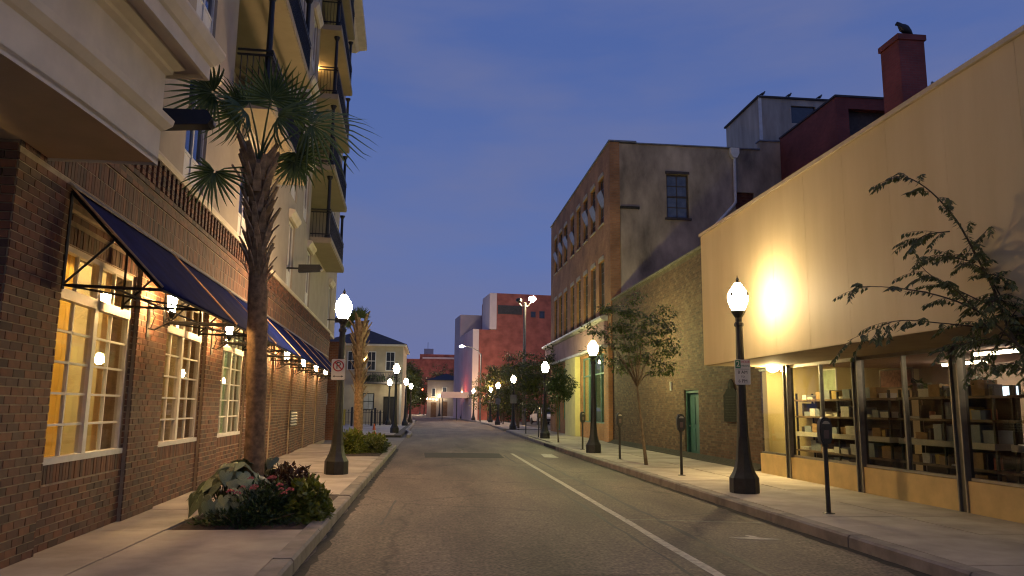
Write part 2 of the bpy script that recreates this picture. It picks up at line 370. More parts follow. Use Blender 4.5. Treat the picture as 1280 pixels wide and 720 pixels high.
def ribbon(pts, w, z, rng, jag=.012):
    mb = MB(); P = [Vector((p[0], p[1], z)) for p in pts]; L_ = []; R_ = []
    for k, p in enumerate(P):
        d = (P[min(k + 1, len(P) - 1)] - P[max(k - 1, 0)]).normalized(); s = Vector((d.y, -d.x, 0))
        L_.append(p - s * (w / 2 + rng.uniform(-jag, jag))); R_.append(p + s * (w / 2 + rng.uniform(-jag, jag)))
    for k in range(len(P) - 1): mb.quad(L_[k], R_[k], R_[k + 1], L_[k + 1])
    return mb
wob = lambda x, y0, y1, n, a: [(x + rnd.uniform(-a, a), y0 + (y1 - y0) * k / n) for k in range(n + 1)]
ribbon([(2.86 + .16 * k / 40 * .9, 3 + 25 * k / 40) for k in range(41)], .115, .004, rnd, .008).build('lane_line', paintw, kind='structure')
ribbon([(2.93 + k * .24, 11.45 - k * .055) for k in range(9)], .08, .0045, rnd, .012).build('parking_bay_line', mat('worn_paint', (.26, .24, .20), .85, 14, .6, c2=(.08, .07, .06)), kind='structure')
ribbon([(2.98 + k * .22, 18.1 - k * .06) for k in range(8)], .07, .0045, rnd, .014).build('parking_bay_line', MATS['worn_paint'], kind='structure')
pm = MB(); pm.prism([(3.84, 9.78), (3.98, 9.70), (4.20, 9.62), (4.40, 9.60), (4.50, 9.63), (4.33, 9.72), (4.26, 9.76), (4.24, 9.90), (4.17, 9.97), (4.13, 9.93), (4.16, 9.82), (4.05, 9.80)], .003, .0048, 'z')
pm.build('road_marking', paintw, kind='structure')
tar = mat('tar_seam', (.018, .016, .015), .7, 6, .3)
ribbon(wob(3.42, 3, 30, 60, .02), .07, .0035, rnd, .02).build('tar_seam', tar, kind='structure')
ribbon(wob(2.62, 3, 27, 50, .02), .05, .0035, rnd, .02).build('tar_seam', tar, kind='structure')
ribbon([(-1.0 + .22 * k, 19.0 + .03 * (k % 3)) for k in range(5)], .06, .0035, rnd, .02).build('tar_seam', tar, kind='structure')
ribbon([(-.62 + .01 * k, 11 + .35 * k) for k in range(9)], .035, .0035, rnd, .012).build('tar_seam', tar, kind='structure')
gd = mat('gutter_dirt', (.028, .022, .016), .95, 7, .5, bump=.6, detail=8)
ribbon([(4.98, 3 + .25 * k) for k in range(150)], .13, .003, rnd, .035).build('gutter_dirt', gd, kind='structure')
ribbon([(-1.19, 5 + .25 * k) for k in range(104)], .12, .003, rnd, .035).build('gutter_dirt', gd, kind='structure')
# a resurfaced patch across the street
mb = MB(); mb.prism([(-.1, 25.6), (2.5, 25.5), (2.55, 28.0), (1.2, 28.3), (-.15, 28.1)], .001, .0042, 'z')
mb.build('asphalt_patch', mat('new_asphalt', (.030, .027, .025), .9, 5, .3, bump=.5), kind='structure')
mb = MB(); mb.prism([(3.9, 26.0), (4.35, 25.7), (4.42, 27.6), (4.05, 27.9)], .001, .0044, 'z')
mb.build('road_marking', paintw, kind='structure')

# pavements: kerbstones and slabs laid one by one on a bed
def kerb(parent, pts, side, y0, y1, step=1.8, w=.2):
    """kerbstones along a curb line; side=+1 pavement to +x"""
    def X(y):
        for (a, b), (c, d) in zip(pts, pts[1:]):
            if b <= y <= d: return a + (c - a) * (y - b) / (d - b)
    y = y0
    while y < y1 - .1:
        e_ = min(y + step, y1); a = X(y); b = X(e_); g = .012; mb = MB(); tz = .15 + rnd.uniform(-.006, .006)
        A = [(a, y + g), (a + side * w, y + g), (b + side * w, e_ - g), (b, e_ - g)]
        if side < 0: A = A[::-1]
        n = len(mb.v); bev = .025
        top = [(p[0] + (side * bev if k in ((0, 3) if side > 0 else (3, 0)) else 0), p[1], tz) for k, p in enumerate(A)]
        mid = [(p[0], p[1], tz - bev) for p in A]; bot = [(p[0], p[1], -.05) for p in A]
        mb.v += top + mid + bot; mb.f.append((0, 1, 2, 3))
        for i0 in (0, 4):
            for k in range(4): mb.f.append((i0 + k, i0 + 4 + k, i0 + 4 + (k + 1) % 4, i0 + (k + 1) % 4))
        mb.build('kerbstone', kerbm, parent)
        y = e_ + rnd.uniform(0, .004)
def slab_rows(parent, ycuts, xcuts, skip=(), top=.15):
    for a, b in zip(ycuts, ycuts[1:]):
        for c, d in zip(xcuts, xcuts[1:]):
            if any(s[0] - .01 <= c and d <= s[1] + .01 and s[2] - .01 <= a and b <= s[3] + .01 for s in skip): continue
            g = .008; t = top + rnd.uniform(-.004, .004); mb = MB(); mb.box(c + g, d - g, a + g, b - g, -.02, t); mb.build('paving_slab', conc, parent)
LS = struct('left_sidewalk')
mb = MB(); mb.box(-7.5, -1.28, -12, 31, -.04, .128); mb.build('slab_bed', joint, LS)
kerb(LS, CURB_L, -1, -12, 31)
BED1 = (-3.05, -1.46, 9.65, 13.4); BED2 = (-2.95, -1.46, 23.5, 30.8)
yc = [-12, -9, -6.5, -4, -1.5, 1, 3.2, 5.2, 7.0, 7.95, 9.65, 11.5, 13.4, 15.0, 16.6, 17.7, 19.4, 21.3, 23.5, 25.3, 27.2, 29.0, 30.8, 31.0]
slab_rows(LS, yc, [-7.4, -5.2, -3.05, -1.46], skip=[(-3.05, -1.46, 9.65, 13.4), (-3.05, -1.46, 23.5, 30.8)])
def soil_bed(b, name='planting_bed'):
    mb = MB(); nx, ny = 14, 24; V = {}
    for i in range(nx + 1):
        for j in range(ny + 1):
            edge = min(i, nx - i, j, ny - j)
            V[i, j] = len(mb.v); mb.v.append((b[0] + .01 + (b[1] - b[0] - .02) * i / nx, b[2] + .01 + (b[3] - b[2] - .02) * j / ny, (.125 if edge == 0 else .15 + rnd.uniform(-.02, .03) + .02 * min(edge, 3) / 3)))
    for i in range(nx):
        for j in range(ny): mb.f.append((V[i, j], V[i + 1, j], V[i + 1, j + 1], V[i, j + 1]))
    return mb.build(name, soil, smooth=True, kind='structure')
soil_bed(BED1); soil_bed(BED2)
# beyond the driveway
LS2 = struct('far_left_sidewalk')
mb = MB(); mb.box(-9, -1.5, 42, 95, -.04, .13); mb.build('slab_bed', joint, LS2)
kerb(LS2, [(-1.0, 42), (-1.0, 48), (-1.38, 52), (-1.40, 75), (-1.75, 95)], -1, 42, 95, 2.6)
slab_rows(LS2, [42 + 2.65 * k for k in range(21)], [-9, -5.2, -3.4, -1.9])
strip('driveway', [(-9, 31), (-9, 42)], [(-1.26, 31), (-1.26, 42)], .012, mat('driveway_concrete', (.20, .175, .15), .9, 1.2, .3, bump=.3))
RS = struct('right_sidewalk')
mb = MB(); mb.box(5.08, 9.0, -12, 34, -.04, .128); mb.build('slab_bed', joint, RS)
kerb(RS, CURB_R, 1, -12, 54.5, 2.1)
slab_rows(RS, [-12, -9, -6, -3.5, -1, 1.5, 3.4, 5.3, 7.2, 9.0, 10.55, 12.3, 14.15, 16.0, 17.8, 19.6, 21.4, 23.2, 25, 26.8, 28.6, 30.4, 32.2, 34], [5.25, 6.75, 9.0])
mb = MB(); mb.box(5.45, 9.6, 34, 54.5, -.04, .128); mb.build('slab_bed', joint, RS)
slab_rows(RS, [34 + 2.05 * k for k in range(11)], [5.5, 6.9, 9.5])
RS2 = struct('far_right_sidewalk')
kerb(RS2, CURB_R, 1, 57, 184, 3.0, .3)
strip('parking_lot', [(8.6, 54.6), (8.6, 99)], [(40, 54.6), (40, 99)], .01, mat('lot_asphalt', (.075, .068, .06), .95, .7, .3))
strip('pavement', [(5.8, 57), (6.0, 75), (5.7, 90), (4.4, 110), (1.6, 139), (-2.7, 185)], [(8.6, 57), (8.6, 75), (8.4, 90), (7.4, 110), (4.6, 139), (0, 185)], .14, conc)

# ================================================================== LEFT BUILDING (brick base, stucco storeys, turned a little from the street)
LA = 0.034; LO = (-3.465, 0.0)
def LW(o, s, z=0.0): return (LO[0] + o * math.cos(LA) - s * math.sin(LA), LO[1] + o * math.sin(LA) + s * math.cos(LA), z)
LB = thing('apartment_building', 'long building with a dark brick ground floor and cream stucco balcony storeys above', 'building', (LO[0], LO[1], 0), LA)
S0, S1 = 6.95, 35.7
BAYS = [8.1 + 3.55 * k for k in range(8)]                     # start of each bay, 2.2 m wide
WIN = [(s, s + 2.2, 1.0, 3.25) for s in BAYS[:3]]
REC = [(s - .06, s + 2.26, .0, 3.60) for s in BAYS[:7]]
mb = MB()
holes_wall(mb, S0, S1, 0.0, 4.92, WIN, lambda b, u0, u1, z0, z1: b.box(-.36, -.058, u0, u1, z0, z1))
mb.build('wall_core', mortar, LB)
mb = MB()
holes_wall(mb, S0, S1, 0.0, 3.86, REC, lambda b, u0, u1, z0, z1: b.box(-.057, -.002, u0, u1, z0, z1))
mb.box(-.057, -.002, S0, S1, 3.861, 4.92); mb.build('wall_face', mortar, LB)
mb = MB(); mb.box(-6, -.37, S0 + .02, S0 + .3, 0, 4.9); mb.box(-6, -.36, 35.4, 35.7, 0, 4.9); mb.box(-6.3, -6, S0, 38, 0, 4.9); mb.build('side_wall', mortar, LB)
full = MB(); full.box(-.012, .004, -.1, .1, -.034, .034); fullo = full.build('brick', brickL, LB); FULL = fullo.data
half = []; bricks = []
def emit_bricks(lst, o_in, o_out, big=True):
    for a, b, z0, z1, fl in lst:
        j = rnd.uniform(-.002, .003); bricks.append((a, b, z0, z1, fl, o_in, o_out + j))
emit_bricks(lay_bricks(S0, S1, .15, 3.86, REC), -.012, .004)
for k, s in enumerate(BAYS[:7]):
    h = [WIN[k][:2] + (.78, 3.45)] if k < 3 else []
    emit_bricks(lay_bricks(s - .055, s + 2.255, .15, 3.60, h), -.068, -.052)
    if k < 3:                                                # soldier course sill and head
        for z0, z1 in ((.80, .99), (3.26, 3.45)):
            u = s - .05
            while u < s + 2.24: bricks.append((u, u + .063, z0, z1, False, -.068, -.05 + rnd.uniform(-.003, .003))); u += .074
u = S0
while u < S1:                                                # two soldier courses over the awnings, then corbel lines, then a chequer of headers
    for z0, z1 in ((3.88, 4.09), (4.10, 4.31)): bricks.append((u, u + .063, z0, z1, False, -.012, .004 + rnd.uniform(-.002, .003)))
    u += .074
for z0, o in ((4.325, .022), (4.40, .006), (4.475, .024)):
    u = S0
    while u < S1: bricks.append((u, min(u + .2, S1), z0, z0 + .063, False, -.012, o)); u += .207
z = 4.555; row = 0
while z < 4.9:
    u = S0 + (.105 if row % 2 else 0); q = 0
    while u < S1: bricks.append((u, u + .098, z, z + .066, False, -.012, .03 if (q + row) % 2 == 0 else .002)); u += .106; q += 1
    z += .075; row += 1
# the 300 nearest full bricks in view are parts of their own, all others one joined part
near = sorted((i for i, b in enumerate(bricks) if b[4] and b[5] > -.02 and b[0] > 7.0), key=lambda i: (bricks[i][0] - 0) ** 2 * 1.0 + (bricks[i][2] - 1.4) ** 2)[:300]
ns = set(near); mb = MB()
for i, (a, b, z0, z1, fl, oi, oo) in enumerate(bricks):
    if i in ns:
        o = fullo if i == near[0] else inst(FULL, 'brick', LB, (0, 0, 0))
        o.location = (oo - .004, (a + b) / 2, (z0 + z1) / 2); continue
    mb.box(oi, oo, a, b, z0, z1)
# the near end wall, seen under the canopy
for a, b, z0, z1, fl in lay_bricks(-3.2, -.002, .15, 3.95, []): mb.box(a, b, S0 - .016, S0, z0, z1)
mb.build('brick_courses', brickL, LB, kind='stuff')
mb = MB(); mb.box(-3.2, -.01, S0, S0 + .02, 0, 4.0); mb.build('end_wall', mortar, LB)

# windows of the ground floor, rooms behind them
pane_lo = MB().box(-.004, .004, -.235, .235, -.145, .145); pane_hi = MB().box(-.004, .004, -.235, .235, -.185, .185)
curtain_y = leaf_mat('yellow_curtain', (.74, .47, .10), (.76, .50, .12), .6, .9); curtain_g = leaf_mat('pale_green_curtain', (.46, .55, .38), (.48, .57, .40), .5, .9); curtain_o = leaf_mat('tan_curtain', (.50, .34, .17), (.54, .36, .18), .5, .9)
roomw = mat('room_wall', (.40, .33, .19), .9, 2, .2)
P1 = P2 = None
for k, (s0, s1, z0, z1) in enumerate(WIN):
    fr = MB(); o0, o1 = -.16, -.085; sm = (s0 + s1) / 2
    fr.box(o0, o1, s0, s0 + .06, z0, z1); fr.box(o0, o1, s1 - .06, s1, z0, z1); fr.box(o0, o1, s0 + .06, s1 - .06, z1 - .06, z1)
    fr.box(o0, -.045, s0 - .03, s1 + .03, z0 - .01, z0 + .055)
    fr.box(o0, o1 + .006, sm - .05, sm + .05, z0 + .055, z1 - .06); fr.box(o0, o1 + .02, s0 + .06, sm - .05, 2.68, 2.79); fr.box(o0, o1 + .02, sm + .05, s1 - .06, 2.68, 2.79)
    w = fr.build('window', whitef, LB)
    mu = MB()
    for c0, c1 in ((s0 + .06, sm - .05), (sm + .05, s1 - .06)):
        cm = (c0 + c1) / 2
        mu.box(-.145, -.105, cm - .014, cm + .014, z0 + .055, 2.68); mu.box(-.145, -.105, cm - .014, cm + .014, 2.79, z1 - .06)
        for j in range(1, 5):
            zz = z0 + .055 + (2.68 - z0 - .055) * j / 5
            mu.box(-.143, -.103, c0, cm - .014, zz - .012, zz + .012); mu.box(-.143, -.103, cm + .014, c1, zz - .012, zz + .012)
        for q in (c0 + (cm - c0) / 2 - .007, cm + (c1 - cm) / 2 + .007):
            for j in range(5):
                zz = z0 + .055 + (2.68 - z0 - .055) * (j + .5) / 5
                if P1 is None: P1 = pane_lo.build('pane', glass, w); P1.location = (-.125, q, zz)
                else: inst(P1.data, 'pane', w, (-.125, q, zz))
            if P2 is None: P2 = pane_hi.build('pane', glass, w); P2.location = (-.125, q, (2.79 + z1 - .06) / 2)
            else: inst(P2.data, 'pane', w, (-.125, q, (2.79 + z1 - .06) / 2))
    mu.build('muntin', whitef, w)
    rb = MB(); rb.box(-2.6, -2.5, s0 - .5, s1 + .5, .3, 4.4); rb.box(-2.5, -.37, s0 - .6, s0 - .5, .3, 4.4); rb.box(-2.5, -.37, s1 + .5, s1 + .6, .3, 4.4)
    rb.box(-2.5, -.37, s0 - .5, s1 + .5, .2, .3); rb.box(-2.5, -.37, s0 - .5, s1 + .5, 4.4, 4.5); rb.build('room', roomw, LB)
    if k == 0: strips = ((s0 + .04, s0 + .34, curtain_y), (s0 + .42, s0 + .98, curtain_y), (s1 - .30, s1 - .02, curtain_o))
    elif k == 1: strips = ((s0 + .05, s0 + .75, curtain_o), (s1 - .35, s1 - .04, curtain_o))
    else: strips = ((s0 + .04, s1 - .04, curtain_g),)
    for a, b, cm_ in strips:
        c = MB(); n = int((b - a) / .03) + 2; pr = None
        for j in range(n + 1):
            u_ = a + (b - a) * j / n; oo = -.30 + .022 * math.sin(u_ * 42) + .008 * math.sin(u_ * 17)
            if pr: c.quad((pr[1], pr[0], 1.02), (oo, u_, 1.02), (oo, u_, 3.3), (pr[1], pr[0], 3.3))
            pr = (u_, oo)
        c.build('curtain', cm_, w, smooth=True)
    lt = MB(); lt.lathe([(.02, 4.4), (.16, 4.38), (.20, 4.30), (.14, 4.24), (.02, 4.22)], 10, (-.95, sm + .2, 0)); lt.build('ceiling_lamp', emit('room_lamp_%d' % k, ((1, .70, .32), (1, .62, .28), (.95, .95, .62))[k], (230, 80, 180)[k]), LB)

# vent and downpipe on the far bays
v = MB(); v.box(.0, .03, 24.45, 25.75, .98, 1.46); vo = v.build('vent', signk, LB)
for j in range(5):
    q = MB(); q.obox((.045, 25.1, 1.04 + .088 * j), .05, 1.2, .02, Matrix.Rotation(.5, 3, 'Y')); q.build('louvre', whitef, vo)

# stucco storeys
LEV = [7.35 + 2.7 * k for k in range(4)]                      # balcony slabs
ST = [(14.6, 19.85), (27.0, 33.1)]
UW = []                                                       # (s centre, z base) upper windows
for k in range(5):
    z = 5.12 + 2.7 * k
    UW += [(12.45, z), (23.0, z), (35.3, z)]
    UW += [(16.4, z), (27.3, z)] if k == 0 else [(25.75, z), (21.2, z)]
hl = [(a, b, LEV[0] + .02, 19.9) for a, b in ST] + [(s - .6, s + .6, z, z + 1.95) for s, z in UW]
mb = MB(); holes_wall(mb, S0, 38.3, 5.02, 20.3, hl, lambda b, u0, u1, z0, z1: b.box(-.4, -.04, u0, u1, z0, z1))
for a, b in ST: mb.box(-1.35, -1.1, a, b, LEV[0], 20.2); mb.box(-1.1, -.4, a - .25, a, LEV[0], 20.2); mb.box(-1.1, -.4, b, b + .25, LEV[0], 20.2)
mb.box(-6.3, -.4, 38.0, 38.3, 5.02, 20.3); mb.box(-6.3, -.4, S0, S0 + .25, 5.02, 20.3); mb.box(-6.3, -.4, S0 + .25, 38, 20.05, 20.28)
mb.box(-6.3, -6.05, S0 + .25, 38, 5.02, 20.05)
mb.build('stucco_wall', stucco, LB)
mb = MB(); mb.prism([(-.36, 4.92), (.05, 4.92), (.08, 4.97), (.08, 5.0), (-.04, 5.04), (-.36, 5.04)], S0, 35.72); mb.box(-6, -.38, 35.72, 38.3, 4.8, 5.01); mb.box(-.37, -.03, 35.74, 38.3, 4.9, 5.015); mb.build('ledge', trim, LB)
mb = MB(); mb.prism([(-.4, 20.3), (.35, 20.3), (.5, 20.42), (.9, 20.5), (.9, 20.8), (-6.3, 20.8), (-6.3, 20.3)], S0 - .5, 38.9); mb.build('cornice', trim, LB)
uwm = MB()
for a, b, c, d in ((-.6, -.54, 0, 1.95), (.54, .6, 0, 1.95), (-.54, .54, 1.89, 1.95), (-.54, .54, 0, .06), (-.03, .03, .06, 1.89)): uwm.box(-.16, -.09, a, b, c, d)
uwm.box(-.15, -.1, -.54, -.03, .45, .5); uwm.box(-.15, -.1, .03, .54, .45, .5); uwm.box(-.14, -.11, -.54, -.03, .06, .45); uwm.box(-.14, -.11, .03, .54, .06, .45)
up = MB().box(-.006, .006, -.25, .25, 0, 1.38); hd = MB().prism([(-.04, 1.97), (.03, 1.97), (.06, 2.05), (.12, 2.12), (.13, 2.2), (-.04, 2.22)], -.75, .75)
first = True
for s, z in UW:
    if first: w = uwm.build('upper_window', whitef, LB); UWD = w.data; pp = up.build('pane', skygl, w); h_ = hd.build('head_moulding', trim, w); first = False
    else: w = inst(UWD, 'upper_window', LB, (0, 0, 0)); pp = inst(UPD, 'pane', w, (0, 0, 0)); h_ = inst(HDD, 'head_moulding', w, (0, 0, 0))
    UPD, HDD = pp.data, h_.data
    w.location = (0, s, z); pp.location = (-.125, -.285, .5); inst(UPD, 'pane', w, (-.125, .285, .5))
# balconies
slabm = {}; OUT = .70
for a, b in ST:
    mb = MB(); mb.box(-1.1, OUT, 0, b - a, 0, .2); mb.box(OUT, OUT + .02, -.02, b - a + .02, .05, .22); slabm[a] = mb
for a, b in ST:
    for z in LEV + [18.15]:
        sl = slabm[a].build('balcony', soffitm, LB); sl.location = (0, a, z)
        n = b - a; rl = MB()
        for zz in (.32, 1.12, 1.22): rl.box(OUT - .07, OUT - .03, .03, n - .03, zz, zz + .035); rl.box(-.02, OUT - .07, .03, .07, zz, zz + .035); rl.box(-.02, OUT - .07, n - .07, n - .03, zz, zz + .035)
        q = .12
        while q < n - .05: rl.box(OUT - .058, OUT - .042, q - .008, q + .008, .2, 1.12); q += .115
        q = .06
        while q < OUT - .08: rl.box(q - .008, q + .008, .042, .058, .2, 1.12); rl.box(q - .008, q + .008, n - .058, n - .042, .2, 1.12); q += .115
        rl.build('railing', black, sl)
        for q in (.16, n - .16):
            p = MB(); p.lathe([(.10, .2), (.10, .3), (.07, .34), (.055, 2.2), (.055, 2.36), (.09, 2.42), (.12, 2.5)], 8, (OUT - .14, q, 0)); p.build('post', black, sl)
        d = MB(); d.box(-1.1, -1.06, n * .25, n * .75, .22, 2.3); d.build('door', darkgl, sl)
        if a > 20 and abs(z - LEV[2]) < .01:
            q = MB(); q.lathe([(.03, 2.68), (.12, 2.66), (.12, 2.56), (.05, 2.52)], 10, (-.6, n * .55, 0)); q.build('ceiling_lamp', emit('balcony_lamp', (1, .55, .16), 90), sl)
# brick block past the carriage entrance, facing the camera
mb = MB(); mb.box(-1.8, .50, 38.4, 39.0, 0, 4.8); blk = mb.build('brick_pier', brick_tex('pier_brick', (.20, .075, .035), (.15, .055, .03), (.2, .16, .12)), LB)

# curved entrance canopy at the near end
prof = [(0, 3.9), (0, 4.25), (.03, 4.27), (.08, 4.33), (.09, 4.39), (.0, 4.40), (0, 4.83), (.05, 4.86), (.055, 4.90), (.09, 4.92), (.13, 4.95), (.14, 4.975), (.27, 4.975), (.27, 4.93), (.31, 4.93), (.31, 5.08), (.34, 5.10), (.39, 5.17), (.42, 5.25), (.42, 5.28), (0, 5.32)]
path = [(-3.80, 7.45), (-2.70, 7.45), (-2.725, 7.0), (-2.765, 6.4), (-2.82, 5.8), (-2.90, 5.15), (-3.02, 4.45), (-3.20, 3.75), (-3.45, 3.1), (-3.85, 2.5)]
def offs(pp):
    res = []
    for k, p in enumerate(pp):
        ns_ = []
        for a, b in ((k - 1, k), (k, k + 1)):
            if a < 0 or b >= len(pp): continue
            d = Vector((pp[b][0] - pp[a][0], pp[b][1] - pp[a][1])).normalized(); ns_.append(Vector((-d.y, d.x)))
        n_ = sum(ns_, Vector((0, 0))) / len(ns_); res.append(n_ / max(.3, n_.dot(ns_[0])))
    return res
NO = offs(path); mb = MB(); i0 = 0
for k, p in enumerate(path):
    for o, z in prof: mb.v.append((p[0] + NO[k].x * o, p[1] + NO[k].y * o, z))
n = len(prof)
for k in range(len(path) - 1):
    for j in range(n - 1): mb.f.append((k * n + j, k * n + j + 1, (k + 1) * n + j + 1, (k + 1) * n + j))
can = thing('entrance_canopy', 'curved cream moulded canopy overhanging the near corner of the brick building', 'canopy', (-3.6, 5.2, 3.9))
def reloc(o, par):
    o.parent = par
    par_l = par.location
    for vtx in o.data.vertices: vtx.co -= par_l
    return o
reloc(mb.build('fascia', trim), can)
mb = MB(); base = [(p[0], p[1]) for p in path] + [(-6.5, 2.5), (-6.5, 7.45)]
mb.prism(base[::-1], 3.93, 3.97, 'z'); reloc(mb.build('soffit', mat('canopy_soffit_lit_tint', (.66, .50, .26), .9, 1.5, .12, bump=.2)), can)  # yellowish soffit colour stands in for warm light from the entrance
mb = MB(); mb.prism([(p[0] - .02, p[1] - .02) for p in base][::-1], 5.22, 5.3, 'z'); reloc(mb.build('roof', trim), can)

# awnings, lanterns and floodlights hang on the wall: things of their own
def make_awning():
    t = thing('awning', 'x', 'awning')
    Lg = 3.42; mb = MB(); n = 12
    th = .018
    pr = [(.02, 3.80), (.40, 3.415), (.72, 3.075), (1.0, 2.78)]
    for (a, b), (c, d) in zip(pr, pr[1:]):
        for j in range(n):
            y0, y1 = Lg * j / n, Lg * (j + 1) / n
            sg = lambda y, x: -.012 * math.sin(math.pi * ((y * 3 / Lg) % 1)) * (1 if .1 < x < .95 else 0)
            for dz in (0, -th):
                q = [(a, y0, b + sg(y0, a) + dz), (c, y0, d + sg(y0, c) + dz), (c, y1, d + sg(y1, c) + dz), (a, y1, b + sg(y1, a) + dz)]
                mb.quad(*(q if dz else q[::-1]))
    mb.build('canopy', navy, t)
    mb = MB(); mb.obox((.06, Lg / 2, 3.80), .10, Lg + .04, .014, Matrix.Rotation(.78, 3, 'Y')); mb.build('flashing', flash, t)
    for y in (0, Lg):
        q = MB(); q.tube([(.03, y, 3.80), (1.0, y, 2.785)], .012, 6); q.build('piping', tan, t)
    f = MB(); r_ = .017
    for y in (.05, Lg / 2, Lg - .05):
        f.tube([(.03, y, 3.76), (.03, y, 2.74)], r_, 5); f.tube([(.03, y, 2.78), (.98, y, 2.76)], r_, 5); f.tube([(.04, y, 2.80), (.50, y, 3.28)], r_ * .8, 5); f.tube([(.03, y, 3.74), (.98, y, 2.76)], r_, 5)
    f.tube([(.98, .03, 2.76), (.98, Lg - .03, 2.76)], r_, 5); f.tube([(.5, .05, 2.77), (.5, Lg - .05, 2.77)], r_ * .8, 5)
    f.tube([(.03, .05, 2.78), (.98, Lg / 2, 2.76)], r_ * .7, 5)
    f.build('frame', black, t)
    return t
aw = make_awning()
AWL = ['nearest navy awning, over the yellow curtained window', 'navy awning over the second window, next after the one by the yellow curtains', 'navy awning over the pale green window behind the palm trunk',
       'first navy awning past the palm trunk, over blank brick', 'second navy awning past the palm, above the wall vent', 'third navy awning past the palm, last but one before the far corner', 'farthest navy awning, at the far corner of the brick wall']
for k in range(7):
    a = aw if k == 0 else copy_tree(aw); a['label'] = AWL[k]; a['group'] = 'navy awnings along the brick wall'; a.location = LW(0, 7.95 + 3.55 * k); a.rotation_euler = (0, 0, LA)
LAMPW = emit('lantern_glass', (1, .58, .22), 270)
def make_lantern():
    t = thing('wall_lantern', 'x', 'lantern')
    q = MB(); q.lathe([(.045, -.12), (.07, .09), (.05, .125)], 6, (.30, 0, 2.97)); q.build('glass', LAMPW, t)
    q = MB(); q.lathe([(.085, .095), (.09, .108), (.04, .19), (.015, .23), (.004, .28)], 6, (.30, 0, 2.97)); q.build('cap', black, t)
    q = MB(); q.lathe([(.02, -.21), (.055, -.145), (.055, -.125)], 6, (.30, 0, 2.97)); q.build('base', black, t)
    q = MB(); q.tube([(.0, 0, 2.62), (.1, 0, 2.60), (.2, 0, 2.66), (.3, 0, 2.72)], .012, 5)
    q.tube([(.05, 0, 2.62)] + [(.13 + .07 * math.cos(a), 0, 2.86 + .09 * math.sin(a)) for a in [4.2 - .6 * i for i in range(9)]], .009, 5)
    q.box(0, .02, -.05, .05, 2.5, 3.0); q.build('bracket', black, t)
    return t
ln = make_lantern()
LNL = ['wall lantern on the brick pier between the first two windows', 'wall lantern between the second and third windows', 'wall lantern hidden behind the palm trunk', 'first wall lantern past the palm trunk', 'second wall lantern past the palm trunk', 'third wall lantern past the palm trunk', 'farthest wall lantern on the brick wall']
for k in range(7):
    a = ln if k == 0 else copy_tree(ln); a['label'] = 'lit ' + LNL[k]; a['group'] = 'lit lanterns on the brick wall'; a.location = LW(0, 10.7 + 3.5 * k); a.rotation_euler = (0, 0, LA)
def make_flood():
    t = thing('floodlight', 'x', 'floodlight')
    q = MB(); q.prism([(.32, -.12), (.95, -.07), (1.0, .02), (.93, .12), (.32, .10)], -.11, .11); q.build('housing', black, t)
    q = MB(); q.tube([(-.05, 0, 0), (.34, 0, 0)], .03, 6); q.build('arm', black, t)
    q = MB(); q.box(1.0, 1.012, -.05, .05, -.05, .0); q.build('lens', alu, t)
    return t
fl = make_flood()
for k, (s, z, l) in enumerate(((9.55, 5.16, 'black floodlight arm beside the curved canopy'), (22.6, 5.62, 'black floodlight arm high on the stucco, behind the palm'), (35.0, 5.5, 'black floodlight arm at the far end of the stucco wall'))):
    a = fl if k == 0 else copy_tree(fl); a['label'] = l; a['group'] = 'floodlight arms on the stucco wall'; a.location = LW(-.04, s, z); a.rotation_euler = (0, 0, LA)

# ================================================================== RIGHT: YELLOW SHOP
def root(name, label, cat, loc, group=None):
    return thing(name, label, cat, loc, 0, group)
def wp(o, par, **k):
    """parent a mesh that was built in world coordinates"""
    o.parent = par; o.location = -Vector(par.location); return o
def B(name, material, par, *boxes, **k):
    mb = MB()
    for b in boxes: mb.box(*b)
    return wp(mb.build(name, material, None, **k), par)
def sub(o, par): o.parent = par; o.location = (0, 0, 0); return o
SH = root('shop_building', 'low shop with a tall blank yellow upper wall overhanging a row of display windows', 'building', (8.1, 10, 0))
ys = [17.38, 16.12, 14.84, 13.56, 12.27, 11.0, 9.82, 8.6, 7.35, 6.1, 4.85, 3.6, 2.35, 1.1, -.15, -1.4]
for a, b in zip(ys[1:], ys): B('facade_panel', yell, SH, (6.40 + rnd.uniform(-.0015, .0015), 6.47, a + .0022, b - .0022, 2.665, 5.76))
B('overhang', yell, SH, (6.475, 8.5, -1.4, 17.37, 2.70, 5.74))
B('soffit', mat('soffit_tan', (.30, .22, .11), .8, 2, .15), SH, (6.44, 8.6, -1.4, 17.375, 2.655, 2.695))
B('coping', mat('coping_cream', (.55, .45, .28), .6, 4, .15), SH, (6.36, 8.6, -1.45, 17.42, 5.765, 5.83))
B('wall', yell, SH, (8.0, 8.5, 17.38, 18.2, 2.66, 5.6), (8.2, 8.5, 18.0, 18.25, 0, 2.655), (8.5, 18, 18.0, 18.25, 0, 5.6), (17.7, 18, -5, 18.0, 0, 5.6), (8.5, 17.7, -5, 18.0, 5.3, 5.6), (8.0, 18, -5.3, -5, 0, 5.6))
B('floor', mat('shop_floor', (.16, .13, .10), .5, 2, .2), SH, (8.2, 17.7, -5, 18.0, -.02, .15))
B('ceiling', mat('shop_ceiling', (.42, .27, .24), .85, 2, .1), SH, (8.2, 13.2, -5, 18.0, 2.72, 2.78))
B('back_wall', mat('shop_back_wall', (.40, .31, .27), .85, 1.5, .15), SH, (12.2, 12.3, -5, 18.0, .15, 2.72))
piers = [16.62, 13.75, 10.98, 8.2, 5.4, 2.6, -.2]
edges = [18.12] + piers
pn = None
